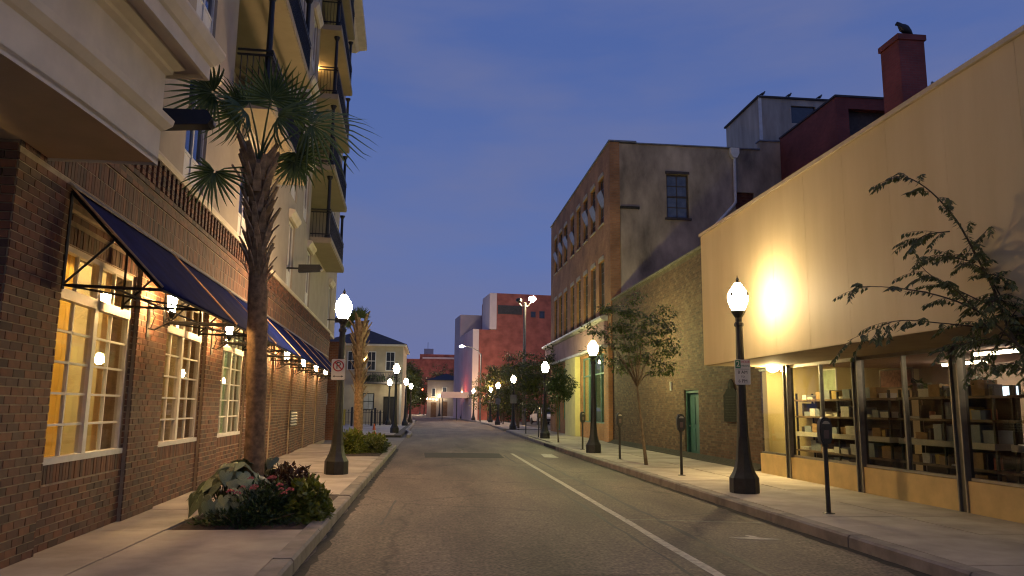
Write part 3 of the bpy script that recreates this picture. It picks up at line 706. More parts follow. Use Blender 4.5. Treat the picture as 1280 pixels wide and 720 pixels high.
for k, (b, a) in enumerate(zip(edges, edges[1:])):
    yy0, yy1 = a + .14, (b - .14 if k else b)
    B('stall_riser', yell2, SH, (8.03, 8.2, a + .10, (b - .10 if k else b), .0, .615))
    fr = MB(); fr.box(8.06, 8.15, yy0, yy1, .62, .665); fr.box(8.06, 8.15, yy0, yy1, 2.59, 2.654)
    mid = (yy0 + yy1) / 2
    cols = [(yy0, yy1)]
    if k: fr.box(8.065, 8.145, mid - .022, mid + .022, .665, 2.59); cols = [(yy0, mid - .022), (mid + .022, yy1)]
    w = wp(fr.build('display_window', alu if k else greyf, None), SH)
    for c, d in cols:
        q = MB(); q.box(8.10, 8.108, c, d, .665, 2.59); sub(q.build('pane', shopgl, w), w)
    pr = MB(); pr.box(8.04, 8.17, a - .07, a + .07, .0, 2.654); p = wp(pr.build('window_pier', greyf, None), SH)
    q = MB(); q.box(8.0, 8.10, a - .10, a - .072, .0, 2.654); q.box(8.0, 8.10, a + .072, a + .10, .0, 2.654); sub(q.build('mullion', alu, p), p)
lm = MB(); lm.lathe([(.03, 2.52), (.11, 2.56), (.13, 2.62), (.10, 2.652)], 12, (7.95, 17.1, 0)); t = root('soffit_lamp', 'small round lamp lit under the yellow overhang by the brick wall', 'lamp', (7.95, 17.1, 2.65))
wp(lm.build('lamp_glass', emit('soffit_glass', (1, .74, .32), 520), None, smooth=True), t)
lm = MB(); lm.lathe([(.14, 2.64), (.15, 2.654)], 12, (7.95, 17.1, 0)); wp(lm.build('base', greyf, None), t)

# shop fittings and stock
SHELF = mat('shelf_board', (.16, .10, .06), .6, 5, .3); SHELFW = mat('shelf_edge', (.52, .48, .42), .6, 5, .1)
unit = None
for k, (a, y1_) in enumerate(((13.95, 17.7), (11.2, 13.6), (8.4, 10.8), (5.6, 8.0))):
    lab = ['shelving unit behind the window nearest the brick wall', 'shelving unit behind the middle display window', 'shelving unit behind the right hand display window, under the bright screens', 'shelving unit behind the window at the right edge'][k]
    t = root('shelving_unit', 'dark ' + lab, 'shelves', (9.0, (a + y1_) / 2, .15), 'shelving units along the shop windows')
    for yy in (a, (a + y1_) / 2, y1_): B('upright', black, t, (8.78, 8.82, yy - .02, yy + .02, .15, 2.05)); B('upright', black, t, (9.18, 9.22, yy - .02, yy + .02, .15, 2.05))
    for i, z in enumerate((.38, .72, 1.10, 1.50, 1.88)):
        B('shelf', SHELFW if i == 2 else SHELF, t, (8.74, 9.24, a - .03, y1_ + .03, z - (.05 if i == 2 else .02), z + (.05 if i == 2 else .02)))
    B('back_panel', mat('shelf_back', (.055, .04, .032), .8, 4, .3), t, (9.245, 9.26, a, y1_, .15, 1.9))
stock = [('carton', mat('white_carton', (.58, .55, .50), .7, 8, .12), 'plain white carton standing among the goods on the dark shop shelves', 'white cartons on the shop shelves', 'box'),
         ('cardboard_box', mat('brown_carton', (.34, .21, .10), .8, 8, .2), 'brown cardboard box standing among the goods on the dark shop shelves', 'brown boxes on the shop shelves', 'box'),
         ('storage_box', mat('grey_box', (.23, .26, .30), .6, 8, .15), 'blue grey box standing among the goods on the dark shop shelves', 'grey boxes on the shop shelves', 'box'),
         ('packet', mat('ochre_packet', (.48, .32, .07), .6, 8, .15), 'ochre yellow packet standing among the goods on the dark shop shelves', 'yellow packets on the shop shelves', 'packet'),
         ('paper_stack', mat('paper_white', (.66, .63, .56), .8, 20, .1), 'low stack of white paper lying on the dark shop shelves', 'paper stacks on the shop shelves', 'paper'),
         ('tin', mat('red_tin', (.30, .075, .045), .45, 8, .15), 'small dark red tin standing on the dark shop shelves', 'red tins on the shop shelves', 'tin'),
         ('book', mat('dark_book', (.07, .055, .06), .6, 8, .2), 'dark bound book standing upright on the dark shop shelves', 'dark books on the shop shelves', 'book')]
rs = random.Random(21); GOODS = []
for a, y1_ in ((13.95, 17.7), (11.2, 13.6), (8.4, 10.8)):
    for zi, z in enumerate((.40, .74, 1.152, 1.52, 1.90)):
        y = a + rs.uniform(.03, .2)
        while y < y1_ - .15:
            k = rs.choices(range(7), (5, 4, 4, 2, 3, 2, 4))[0]; nm, mt, lb, gr, ct = stock[k]
            w_ = {0: .26, 1: .3, 2: .24, 3: .16, 4: .3, 5: .12, 6: .06}[k] * rs.uniform(.7, 1.25); h_ = {0: .18, 1: .21, 2: .22, 3: .16, 4: .07, 5: .15, 6: .23}[k] * rs.uniform(.45, 1.3); d_ = rs.uniform(.18, .34)
            if y + w_ > y1_: break
            q = MB(); x0 = rs.uniform(8.78, 8.86)
            rt = Matrix.Rotation(rs.uniform(-.08, .08), 3, 'Z'); rise = 0
            if nm == 'tin': q.lathe([(w_ / 2 - .006, 0), (w_ / 2, .01), (w_ / 2, h_ - .015), (w_ / 2 - .008, h_)], 10)
            elif nm == 'paper_stack':
                for j in range(5): q.obox((rs.uniform(-.012, .012), rs.uniform(-.015, .015), h_ * (j + .5) / 5), d_, w_, h_ / 5 - .002, Matrix.Rotation(rs.uniform(-.1, .1), 3, 'Z'))
            elif nm == 'book': q.box(-d_ / 2, d_ / 2, -w_ / 2, w_ / 2, 0, .006); q.box(-d_ / 2 + .008, d_ / 2 - .008, -w_ / 2 + .005, w_ / 2 - .005, .006, h_); q.box(-d_ / 2, d_ / 2, -w_ / 2, -w_ / 2 + .005, .006, h_); q.box(-d_ / 2, d_ / 2, w_ / 2 - .005, w_ / 2, .006, h_)
            else:
                q.box(-d_ / 2, d_ / 2, -w_ / 2, w_ / 2, 0, h_ * .74); q.box(-d_ / 2 - .004, d_ / 2 + .004, -w_ / 2 - .004, w_ / 2 + .004, h_ * .74, h_)
            for v_i in range(len(q.v)): q.v[v_i] = tuple(rt @ Vector(q.v[v_i]))
            o = q.build(nm, mt); o.location = (x0 + d_ / 2, y + w_ / 2, z); tag(o, lb, ct, gr); GOODS.append((a, zi, nm, -y, o))
            y += w_ + rs.uniform(.0, .05)
ORD = ['first', 'second', 'third', 'fourth', 'fifth', 'sixth', 'seventh', 'eighth', 'ninth', 'tenth']
WHAT = {'carton': 'white carton', 'cardboard_box': 'brown cardboard box', 'storage_box': 'blue grey box', 'packet': 'ochre packet', 'paper_stack': 'stack of white paper', 'tin': 'dark red tin', 'book': 'dark book'}
cnt = {}
for a, zi, nm, _y, o in sorted(GOODS, key=lambda g: g[:4]):
    k = (a, zi, nm); cnt[k] = cnt.get(k, 0) + 1
    o['label'] = '%s %s from left, %s shelf, %s shop window' % (ORD[cnt[k] - 1], WHAT[nm], ('bottom', 'second lowest', 'white edged middle', 'second highest', 'top')[zi], {13.95: 'left', 11.2: 'middle', 8.4: 'right'}[a])
# garland, poster, screens, ceiling tubes
rl_ = random.Random(5); mb = MB()
for k in range(420):
    y = rl_.uniform(11.3, 13.5); c = Vector((8.95 + rl_.uniform(-.1, .1), y, 2.13 + .14 * math.sin((y - 11.2) * 1.9 + 2.3) + rl_.uniform(-.09, .1)))
    mb.leaf(c, Vector((rl_.uniform(-1, 1), rl_.uniform(-1, 1), rl_.uniform(-.9, .5))), Vector((rl_.uniform(-1, 1), rl_.uniform(-1, 1), 1)), .11, .04)
tag(mb.build('garland', leafd), 'dark leafy garland lying along the top of the middle shop shelves', 'garland')
def framed(name, lab, cat, x, y0, y1, z0, z1, frm, face):
    t = root(name, lab, cat, (x, (y0 + y1) / 2, z0)); B('frame', frm, t, (x, x + .03, y0, y0 + .03, z0, z1), (x, x + .03, y1 - .03, y1, z0, z1), (x, x + .03, y0 + .03, y1 - .03, z0, z0 + .03), (x, x + .03, y0 + .03, y1 - .03, z1 - .03, z1)); B('print', face, t, (x + .006, x + .02, y0 + .031, y1 - .031, z0 + .031, z1 - .031)); return t
framed('framed_poster', 'pale green framed poster hung high at the left end of the shop', 'poster', 9.3, 16.75, 17.5, 1.98, 2.62, whitef, mat('poster_green', (.30, .36, .26), .7, 6, .25))
framed('wall_board', 'reddish brown board hung high behind the middle display window', 'board', 9.35, 14.0, 15.1, 2.1, 2.5, SHELF, mat('board_red', (.32, .13, .09), .8, 14, .5))
for k, (a, b) in enumerate(((11.72, 12.2), (11.15, 11.64))):
    t = root('screen', ['bright screen beside the window pier, left one of the pair above the shelves', 'bright screen farther right, partly behind the tree leaves'][k], 'screen', (9.2, (a + b) / 2, 1.9), 'bright screens in the shop')
    B('casing', signk, t, (9.205, 9.24, a - .02, b + .02, 1.86, 2.07)); B('display', emit('screen_glow', (.62, .80, 1.0), 2.2), t, (9.198, 9.204, a, b, 1.88, 2.05))
for k, (x, y) in enumerate(((11.2, 15.0), (9.75, 12.1), (9.9, 9.4))):
    t = root('ceiling_tube', ['fluorescent tube fitting deep in the shop ceiling', 'fluorescent tube fitting above the screens', 'fluorescent tube fitting over the right hand shelves'][k], 'ceiling light', (x, y, 2.7), 'tube lights on the shop ceiling')
    B('tray', whitef, t, (x - .1, x + .1, y - .7, y + .7, 2.69, 2.715)); B('tube', emit('tube_glow', (1, .80, .58), 26), t, (x - .03, x + .03, y - .66, y + .66, 2.64, 2.688))

# ================================================================== RIGHT: OLD BRICK WALL
OW = root('old_brick_wall', 'two storey windowless wall of rough old brick between the yellow shop and the taller building', 'wall', (8.35, 26, 0))
DH = [(23.25, 24.6, -.1, 2.27)]
mb = MB(); holes_wall(mb, 18.26, 34.58, 0, 6.66, DH, lambda b, u0, u1, z0, z1: b.box(8.36, 8.8, u0, u1, z0, z1)); mb.box(8.8, 16.9, 18.27, 18.6, 0, 6.66); mb.box(8.8, 16.9, 18.6, 34.5, 6.3, 6.6); wp(mb.build('wall_core', mat('old_mortar', (.115, .09, .06), .95, 4, .4)), OW)
mb = MB(); ro = random.Random(3)
for a, b, z0, z1, f in lay_bricks(18.28, 34.56, .15, 6.55, DH, L=.205, H=.062, gap=.013):
    j = ro.uniform(-.002, .003); mb.box(8.352 - j, 8.37, a, b, z0, z1)
wp(mb.build('brick_courses', brickR, kind='stuff'), OW)
B('coping', mat('stone_coping', (.16, .14, .11), .9, 3, .4), OW, (8.30, 8.85, 18.26, 34.58, 6.665, 6.74))
d = B('door', tealp, OW, (8.50, 8.55, 23.27, 24.58, .15, 2.25))
q = MB(); q.box(8.40, 8.56, 23.26, 23.34, .15, 2.262); q.box(8.40, 8.56, 24.51, 24.59, .15, 2.262); q.box(8.40, 8.56, 23.34, 24.51, 2.18, 2.262); sub(q.build('frame', tealp, d), d)
q = MB()
for z0, z1 in ((.35, 1.05), (1.2, 2.05)): q.box(8.485, 8.499, 23.5, 23.86, z0, z1); q.box(8.485, 8.499, 23.98, 24.34, z0, z1)
sub(q.build('panel', tealp, d), d)
q = MB(); q.lathe([(.02, 0), (.035, .03), (.02, .05)], 8, (8.46, 24.4, 1.1)); sub(q.build('handle', alu, d), d)
mb = MB(); mb.prism([(8.35, .15), (8.05, .15), (8.2, .20), (8.35, .30)], 18.6, 34.5); wp(mb.build('grime_fillet', mat('base_grime', (.035, .030, .02), .95, 8, .5, bump=.8)), OW)
t = root('plaque', 'dark metal history plaque with a crest on top, fixed to the old brick wall', 'plaque', (8.3, 20.5, 1.3))
mb = MB(); cr = [(20.0, 1.32), (21.05, 1.32), (21.05, 2.05), (20.92, 2.12), (20.80, 2.22), (20.72, 2.24), (20.70, 2.36), (20.62, 2.46), (20.52, 2.50), (20.42, 2.46), (20.34, 2.36), (20.32, 2.24), (20.24, 2.22), (20.12, 2.12), (20.0, 2.05)]
mb.prism(cr, 8.29, 8.325, 'x'); wp(mb.build('plate', mat('dark_bronze', (.018, .017, .015), .8, 10, .4, metal=.0, spec=.08, bump=.4)), t)
mb = MB()
for j in range(9): mb.box(8.278, 8.289, 20.12 + .03 * (j % 3), 20.93 - .05 * ((j * 2) % 3), 1.42 + .072 * j, 1.445 + .072 * j)
mb.lathe([(.09, 0), (.11, .01), (.06, .02)], 12); 
for i in range(len(mb.v) - 36, len(mb.v)): x, y, z = mb.v[i]; mb.v[i] = (8.289 - z, 20.52 + x, 2.33 + y)
wp(mb.build('raised_lettering', mat('worn_bronze', (.040, .036, .03), .8, 10, .4, spec=.08), kind='stuff'), t)
q = MB(); q.box(8.28, 8.335, 25.82, 25.9, 2.3, 2.6); tag(q.build('junction_box', mat('box_white', (.5, .5, .46), .5, 8, .2)), 'tiny white junction box on the old brick wall near the teal door', 'box')

# ================================================================== RIGHT: THREE STOREY BRICK BUILDING
TB = root('warehouse', 'three storey orange brick building with a stained stucco side wall', 'building', (8.3, 44, 0))
YC = [36.45, 38.4, 40.35, 42.35, 44.3, 46.6, 48.5, 50.4]
UWH = [(y - .58, y + .58, 10.75, 13.15) for y in YC] + [(y - .58, y + .58, 6.2, 8.9) for y in YC]
GW = [(35.6, 41.4, .95, 4.35), (46.0, 47.5, 1.0, 4.2), (48.6, 50.3, .3, 4.2)]
mb = MB(); holes_wall(mb, 34.62, 52.5, 0, 14.45, UWH + GW, lambda b, u0, u1, z0, z1: b.box(8.3, 8.75, u0, u1, z0, z1))
wp(mb.build('brick_front', brickF), TB)
B('brick_return', brickF, TB, (8.302, 8.78, 34.56, 34.615, .0, 14.44))
SWH = [(11.1, 12.2, 10.78, 12.97), (14.55, 15.5, 11.35, 12.2)]
mb = MB(); holes_wall(mb, 8.785, 15.9, 0, 14.40, SWH, lambda b, u0, u1, z0, z1: b.box(u0, u1, 34.6, 34.95, z0, z1)); mb.box(15.9, 16.94, 34.6, 34.95, 0, 14.86)
mb.box(16.94, 24, 34.61, 34.95, 0, 14.3); mb.box(23.7, 24, 34.95, 52.5, 0, 14.3); mb.box(8.75, 23.7, 52.2, 52.5, 0, 14.4); mb.box(8.75, 23.7, 34.95, 52.2, 13.9, 14.15)
wp(mb.build('stucco_side', stain), TB)
B('floor', joint, TB, (8.75, 23.7, 34.95, 52.2, 5.2, 5.4), (8.75, 23.7, 34.95, 52.2, 9.6, 9.8), (12.5, 12.6, 34.95, 52.2, 0, 13.9))
B('pilaster', stain, TB, (8.80, 9.66, 34.52, 34.598, 0, 11.12)); B('ledge', MATS['base_grime'], TB, (8.79, 9.72, 34.46, 34.598, 11.125, 11.24))
B('coping', mat('lead_coping', (.20, .20, .21), .5, 4, .3, metal=.3), TB, (8.24, 8.80, 34.5, 52.56, 14.455, 14.53), (8.80, 9.62, 34.5, 35, 14.45, 14.53), (9.63, 15.88, 34.52, 35, 14.405, 14.46), (15.85, 16.96, 34.54, 35, 14.862, 14.93))
stone = mat('stone_lintel', (.42, .35, .25), .8, 4, .2)
first = None
for i, (y0, y1, z0, z1) in enumerate(UWH):
    if i in (0, 8):
        fr = MB(); h = z1 - z0
        fr.box(8.42, 8.48, -.58, -.53, 0, h); fr.box(8.42, 8.48, .53, .58, 0, h); fr.box(8.42, 8.48, -.53, .53, h - .05, h); fr.box(8.42, 8.48, -.53, .53, 0, .05); fr.box(8.43, 8.47, -.02, .02, .05, h - .05)
        for j in range(1, 5): fr.box(8.435, 8.465, -.53, -.02, h * j / 5 - .015, h * j / 5 + .015); fr.box(8.435, 8.465, .02, .53, h * j / 5 - .015, h * j / 5 + .015)
        w = fr.build('window', greyf); wd = w.data; pq = MB(); pq.box(8.445, 8.455, -.53, .53, .05, h - .05); p = pq.build('pane', mat('dusty_pane', (.075, .085, .11), .12, 3, .4, spec=.8), w); pd = p.data
        ln_ = MB(); ln_.prism([(-.62, h + .003), (-.5, h + .22), (.5, h + .22), (.62, h + .003)], 8.26, 8.40, 'x'); l2 = ln_.build('lintel', stone, w); ld = l2.data
        sl = MB(); sl.box(8.24, 8.42, -.62, .62, -.08, -.003); s2 = sl.build('sill', stone, w); sd_ = s2.data
        sa = MB(); sa.obox((8.30, 0, h * .55), .02, 1.02, .74, Matrix.Rotation(-.34, 3, 'Y')); s3 = sa.build('open_sash', mat('sash_pane', (.20, .21, .23), .25, 5, .2), w); sad = s3.data
    else:
        w = inst(wd, 'window', TB, (0, 0, 0)); inst(pd, 'pane', w, (0, 0, 0)); inst(ld, 'lintel', w, (0, 0, 0)); inst(sd_, 'sill', w, (0, 0, 0))
        if i < 8 and i not in (3,): inst(sad, 'open_sash', w, (0, 0, -.25 * (i % 3 == 1)))
    w.parent = TB; w.location = Vector((0, (y0 + y1) / 2, z0)) - TB.location
    if i == 8: bpy.data.objects.remove(s3)
# stucco side windows, downpipe
fr = MB(); fr.box(11.1, 11.17, 34.72, 34.8, 10.78, 12.97); fr.box(12.13, 12.2, 34.72, 34.8, 10.78, 12.97); fr.box(11.17, 12.13, 34.72, 34.8, 12.9, 12.97); fr.box(11.17, 12.13, 34.72, 34.8, 10.78, 10.85); fr.box(11.17, 12.13, 34.71, 34.8, 11.82, 11.9); fr.box(11.63, 11.67, 34.73, 34.79, 10.85, 11.82); fr.box(11.63, 11.67, 34.73, 34.79, 11.9, 12.9)
for z in (11.33, 12.4): fr.box(11.17, 11.63, 34.735, 34.785, z - .02, z + .02); fr.box(11.67, 12.13, 34.735, 34.785, z - .02, z + .02)
w = wp(fr.build('window', mat('old_brown_frame', (.07, .05, .04), .8, 6, .3)), TB)
for x in (11.4, 11.9):
    for z0, z1 in ((10.85, 11.31), (11.35, 11.82), (11.9, 12.38), (12.42, 12.9)): q = MB(); q.box(x - .23, x + .23, 34.755, 34.765, z0, z1); sub(q.build('pane', MATS['dusty_pane'], w), w)
q = MB(); q.box(11.0, 12.3, 34.52, 34.72, 10.68, 10.775); sub(q.build('sill', MATS['old_brown_frame'], w), w)
q = MB(); q.box(11.05, 12.25, 34.55, 34.72, 12.975, 13.1); sub(q.build('lintel', MATS['old_brown_frame'], w), w)
fr = B('vent', mat('rusty_board', (.14, .05, .03), .9, 6, .5), TB, (14.55, 15.5, 34.72, 34.78, 11.35, 12.2))
for j in range(6): q = MB(); q.obox((15.02, 34.70, 11.44 + .14 * j), .92, .07, .02, Matrix.Rotation(.5, 3, 'X')); sub(q.build('slat', MATS['rusty_board'], fr), fr)
dp = B('downpipe', whitef, TB); bpy.data.objects.remove(dp)
q = MB(); q.tube([(14.52, 34.48, 13.9), (14.50, 34.48, 11.65), (14.40, 34.48, 11.5), (13.45, 34.48, 10.45), (12.9, 34.48, 9.9)], .075, 8); dp = wp(q.build('downpipe', whitef), TB)
q = MB(); q.prism([(14.3, 14.38), (14.74, 14.38), (14.74, 14.1), (14.62, 13.88), (14.42, 13.88), (14.3, 14.1)], 34.36, 34.595); sub(q.build('rain_head', whitef, dp), dp)
# shopfront
mb = MB(); mb.prism([(8.3, 5.80), (8.05, 5.84), (7.92, 5.92), (7.92, 6.02), (8.3, 6.06)], 35.2, 54.4); wp(mb.build('cornice', mat('zinc_cornice', (.5, .48, .44), .45, 5, .3, metal=.4)), TB)
B('fascia', mat('pink_fascia', (.33, .20, .20), .8, 1.2, .2), TB, (8.14, 8.298, 35.3, 54.2, 4.66, 5.795))
B('lower_cornice', MATS['zinc_cornice'], TB, (7.98, 8.298, 35.25, 54.3, 4.52, 4.655))
B('yellow_pier', mat('lemon_render', (.62, .56, .26), .7, 2, .12), TB, (8.02, 8.298, 42.0, 45.2, 0, 4.51))
B('corner_pier', brickF, TB, (8.16, 8.298, 34.6, 35.5, 0, 4.51))
tf = mat('teal_frame', (.10, .20, .17), .5, 5, .2)
for (y0, y1, z0, z1), n_ in zip(GW, (4, 2, 2)):
    fr = MB(); st = (y1 - y0) / n_
    for j in range(n_ + 1): fr.box(8.36, 8.46, y0 + st * j - (.05 if j else 0), y0 + st * j + (.05 if j < n_ else 0), z0, z1)
    for j in range(n_):
        a, b = y0 + st * j + .05, y0 + st * (j + 1) - .05
        for z in (z0, 3.35, z1 - .07): fr.box(8.37, 8.45, a, b, z, z + .07)
    w = wp(fr.build('shop_window', tf), TB)
    for j in range(n_):
        a, b = y0 + st * j + .05, y0 + st * (j + 1) - .05
        for c, d in ((z0 + .07, 3.35), (3.42, z1 - .07)): q = MB(); q.box(8.40, 8.408, a, b, c, d); sub(q.build('pane', glass, w), w)
B('shop_room', mat('green_room', (.22, .26, .22), .9, 1, .2), TB, (10.8, 10.9, 34.95, 52.2, 0, 5.2), (8.76, 10.8, 41.8, 41.9, 0, 5.2), (8.76, 10.8, 34.95, 52.2, 0, .12))
for k, y in enumerate((36.6, 38.3, 40.2, 47.0)):
    q = MB(); q.lathe([(.02, 4.25), (.07, 4.22), (.09, 4.14), (.05, 4.06)], 8, (9.0, y, 0)); o = q.build('hanging_bulb', emit('bulb_glow', (1, .85, .5), 28), smooth=True); tag(o, ['bulb hung in the brick building\'s shop window nearest the corner', 'second bulb in the brick building\'s shop window', 'third bulb in the brick building\'s shop window, beside the lemon pier', 'bulb hung behind the small far window of the brick building'][k], 'bulb', 'bulbs in the shop window')

# ================================================================== ROOFTOPS BEHIND THE YELLOW WALL
RB = root('rooftop_house', 'dark red brick upper building rising behind the yellow wall', 'building', (18.5, 32, 0))
mb = MB(); holes_wall(mb, 16.95, 30, 0, 15.0, [(17.5, 19.6, 13.3, 14.5)], lambda b, u0, u1, z0, z1: b.box(u0, u1, 29.3, 29.6, z0, z1)); mb.box(16.95, 17.25, 29.6, 34.59, 0, 15.0); mb.box(29.7, 30, 29.6, 34.59, 0, 15); wp(mb.build('wall', brickD), RB)
B('roof', slate, RB, (16.9, 30.05, 29.25, 34.6, 15.003, 15.09)); B('opening', MATS['old_brown_frame'], RB, (17.45, 19.65, 29.7, 29.75, 13.2, 14.6))
mb = MB()
for x0 in (19.3, 20.05): mb.tube([(x0 + .42 * math.cos(a) + .42, 29.15, 14.3 + .75 * math.sin(a)) for a in [math.pi * j / 10 for j in range(11)]], .04, 6)
wp(mb.build('vent_pipe', black, kind='stuff'), RB)
t = root('chimney', 'square dark red brick chimney behind the yellow wall', 'chimney', (14.4, 21.1, 5)); B('stack', chimm, t, (14.08, 14.92, 20.6, 21.55, 5.6, 13.02)); B('cap', chimm, t, (14.03, 14.97, 20.55, 21.6, 13.023, 13.2)); B('flue', black, t, (14.3, 14.7, 20.85, 21.3, 13.203, 13.23))
PH = root('roof_penthouse', 'pale grey metal sided penthouse on the brick building roof', 'building', (19, 40, 14.2))
mb = MB(); holes_wall(mb, 17.28, 23, 14.16, 18.45, [(19.1, 20.5, 17.1, 18.1)], lambda b, u0, u1, z0, z1: b.box(u0, u1, 37.5, 37.7, z0, z1)); mb.box(17.28, 17.5, 37.7, 42.1, 14.16, 18.45); mb.box(22.8, 23, 37.7, 42.1, 14.16, 18.45); mb.box(17.5, 22.8, 41.9, 42.1, 14.16, 18.45); wp(mb.build('wall', greyp), PH)
B('roof', slate, PH, (17.18, 23.1, 37.4, 42.2, 18.453, 18.55)); B('window', darkgl, PH, (19.05, 20.55, 37.62, 37.66, 17.05, 18.15)); B('corner_post', whitef, PH, (17.25, 17.42, 37.47, 37.498, 14.2, 18.44))
# birds: one continuous body each
def bird(loc, rz, s, label, group=None, hunch=False):
    mb = MB()
    if hunch: pts = [(-.20, 0, .03), (-.13, 0, .10), (-.04, 0, .17), (.03, 0, .22), (.08, 0, .27), (.115, 0, .315), (.15, 0, .325), (.185, 0, .30), (.20, 0, .27)]; rad = [.02, .07, .11, .105, .07, .05, .055, .025, .004]
    else: pts = [(-.19, 0, .02), (-.10, 0, .06), (-.02, 0, .09), (.05, 0, .13), (.09, 0, .18), (.11, 0, .22), (.14, 0, .225), (.17, 0, .215)]; rad = [.015, .035, .065, .06, .04, .033, .025, .003]
    mb.tube(pts, rad, 9); o = mb.build('bird', signk, smooth=True); o.location = loc; o.rotation_euler = (0, 0, rz); o.scale = (s, s, s); tag(o, label, 'bird', group)
    for y in (-.03, .03): q = MB(); q.tube([(0, y, -.0), (0, y, .06)], .008, 5); q.build('leg', signk, o)
    return o
bird((14.35, 20.7, 13.2), math.pi * .95, 1.25, 'large hunched black bird perched on top of the brick chimney', None, True)
for k, (x, y) in enumerate(((17.5, 37.46), (19.0, 37.46), (20.75, 37.46))): bird((x, y, 18.55), .2, 1.15, ['small dark bird at the left corner of the grey penthouse roof', 'small dark bird midway along the grey penthouse roof edge', 'small dark bird at the right end of the grey penthouse roof'][k], 'birds on the penthouse roof')
bird((6.5, 8.85, 5.83), 1.2, .55, 'small dark bird sitting on the top edge of the yellow wall')

# ================================================================== STREET LAMPS, SIGNS, METERS
GLOW = {'warm': emit('lamp_glow_warm', (1, .66, .34), 215), 'orange': emit('lamp_glow_orange', (1, .60, .25), 230), 'green': emit('lamp_glow_green', (1, .94, .36), 230), 'mint': emit('lamp_glow_mint', (.85, 1, .74), 45), 'strong': emit('lamp_glow_strong', (1, .66, .33), 250), 'far': emit('lamp_glow_far', (1, .70, .42), 1500), 'near': emit('lamp_glow_near', (1, .80, .50), 62), 'dim': emit('lamp_glow_dim', (1, .85, .62), 30)}
def make_lamp():
    t = thing('street_lamp', 'x', 'street lamp')
    q = MB(); q.lathe([(.26, 0), (.265, .05), (.26, .27), (.235, .31), (.20, .37), (.165, .46), (.135, .60), (.118, .80), (.106, 1.0)], 8, a0=.39); q.build('base', lampm, t)
    q = MB(); q.lathe([(.104, 1.0), (.088, 1.6), (.076, 2.4), (.066, 3.02), (.09, 3.04), (.09, 3.08), (.062, 3.12), (.064, 3.19), (.115, 3.27), (.135, 3.30), (.135, 3.32)], 10); q.build('shaft', lampm, t, smooth=False)
    q = MB(); q.lathe([(.10, 3.32), (.145, 3.40), (.178, 3.50), (.19, 3.58), (.185, 3.63), (.165, 3.68), (.125, 3.745), (.095, 3.78), (.085, 3.81), (.05, 3.85)], 14); q.build('globe', GLOW['warm'], t, smooth=True)
    q = MB(); q.lathe([(.052, 3.85), (.055, 3.865), (.02, 3.885), (.032, 3.91), (.03, 3.93), (.010, 3.96), (.003, 4.0)], 8); q.build('finial', lampm, t)
    for k in range(4):
        a = k * math.pi / 2 + .6; c = Vector((math.cos(a) * .196, math.sin(a) * .196, 3.62)); n_ = Vector((math.cos(a), math.sin(a), .2)); sd = Vector((-math.sin(a), math.cos(a), 0)); q = MB()
        q.prism([(-.035, -.02), (0, -.035), (.035, -.02), (.03, .02), (0, .045), (-.03, .02)], 0, .012, 'z')
        q.v = [tuple(c + sd * v[0] + Vector((0, 0, 1)) * v[1] + n_ * v[2]) for v in q.v]; q.build('leaf_ornament', lampm, t)
    return t
LP = [(5.72, 13.65, 'near', 'street lamp carrying the green and white time limit sign in front of the yellow shop', 1),
      (5.63, 26.15, 'green', 'greenish street lamp between two parking meters by the old brick wall', 1),
      (5.84, 38.75, 'green', 'greenish street lamp beside the small round headed tree', 1),
      (5.95, 54.8, 'warm', 'street lamp at the edge of the car park entrance, nearest past the brick building', 1),
      (6.25, 70.7, 'orange', 'orange street lamp second past the brick building', 1),
      (6.55, 83.0, 'orange', 'street lamp carrying the no left turn sign', .97),
      (5.45, 96, 'orange', 'street lamp in front of the pale wall, right one of the pair', 1),
      (4.55, 109, 'orange', 'street lamp in front of the pale wall, left one of the pair', 1),
      (1.75, 139, 'warm', 'far street lamp by the small white house', 1),
      (-2.2, 180, 'far', 'farthest street lamp, left of the small white house', 1),
      (-2.0, 17.4, 'strong', 'street lamp carrying the no parking sign near the palm', 1.03),
      (-1.99, 45.4, 'warm', 'bright street lamp right of the traffic cone', 1.04),
      (-1.98, 63.9, 'mint', 'mint coloured street lamp at the corner of the cream house', 1),
      (-1.9, 77, 'dim', 'dim street lamp just beyond the cream house', 1),
      (-3.45, 66.2, 'dim', 'dim street lamp standing against the cream house front', 1),
      (-.4, 160, 'warm', 'far street lamp before the dark trees at the street end', 1),
      (-6.4, 150, 'orange', 'far street lamp under the red traffic light', 1),
      (-4.3, 128, 'orange', 'far street lamp on the left pavement beyond the tree row', 1),
      (5.7, 1.1, 'warm', 'street lamp beside the camera on the shop pavement', 1),
      (-2.0, -7.5, 'warm', 'added street lamp behind the camera, brightening the left pavement', 1)]  # last lamp is added out of view to brighten the left pavement and brick
lp = make_lamp(); LAMPS = []
for k, (x, y, g, l, sc) in enumerate(LP):
    t = lp if k == 0 else copy_tree(lp); t['label'] = l; t['group'] = 'lit street lamps along both pavements'; t.location = (x, y, .148); t.rotation_euler = (0, 0, .35 * k); t.scale = (1, 1, sc); LAMPS.append(t)
    for ch in t.children:
        if ch.name.startswith('globe') and g != 'warm': slot(ch, GLOW[g])
FRONT = (math.pi / 2, 0, 0)
def plate(par, x, y, z, w, h, name='plate', material=None, r_=.03):
    mb = MB(); pl = []
    for cx, cz, a0 in ((w / 2 - r_, -h / 2 + r_, -90), (w / 2 - r_, h / 2 - r_, 0), (-w / 2 + r_, h / 2 - r_, 90), (-w / 2 + r_, -h / 2 + r_, 180)):
        for j in range(4): a = R(a0 + 30 * j); pl.append((cx + r_ * math.cos(a), cz + r_ * math.sin(a)))
    mb.prism(pl, -.003, .003); o = mb.build(name, material or signw, par); o.location = (x, y, z); return o
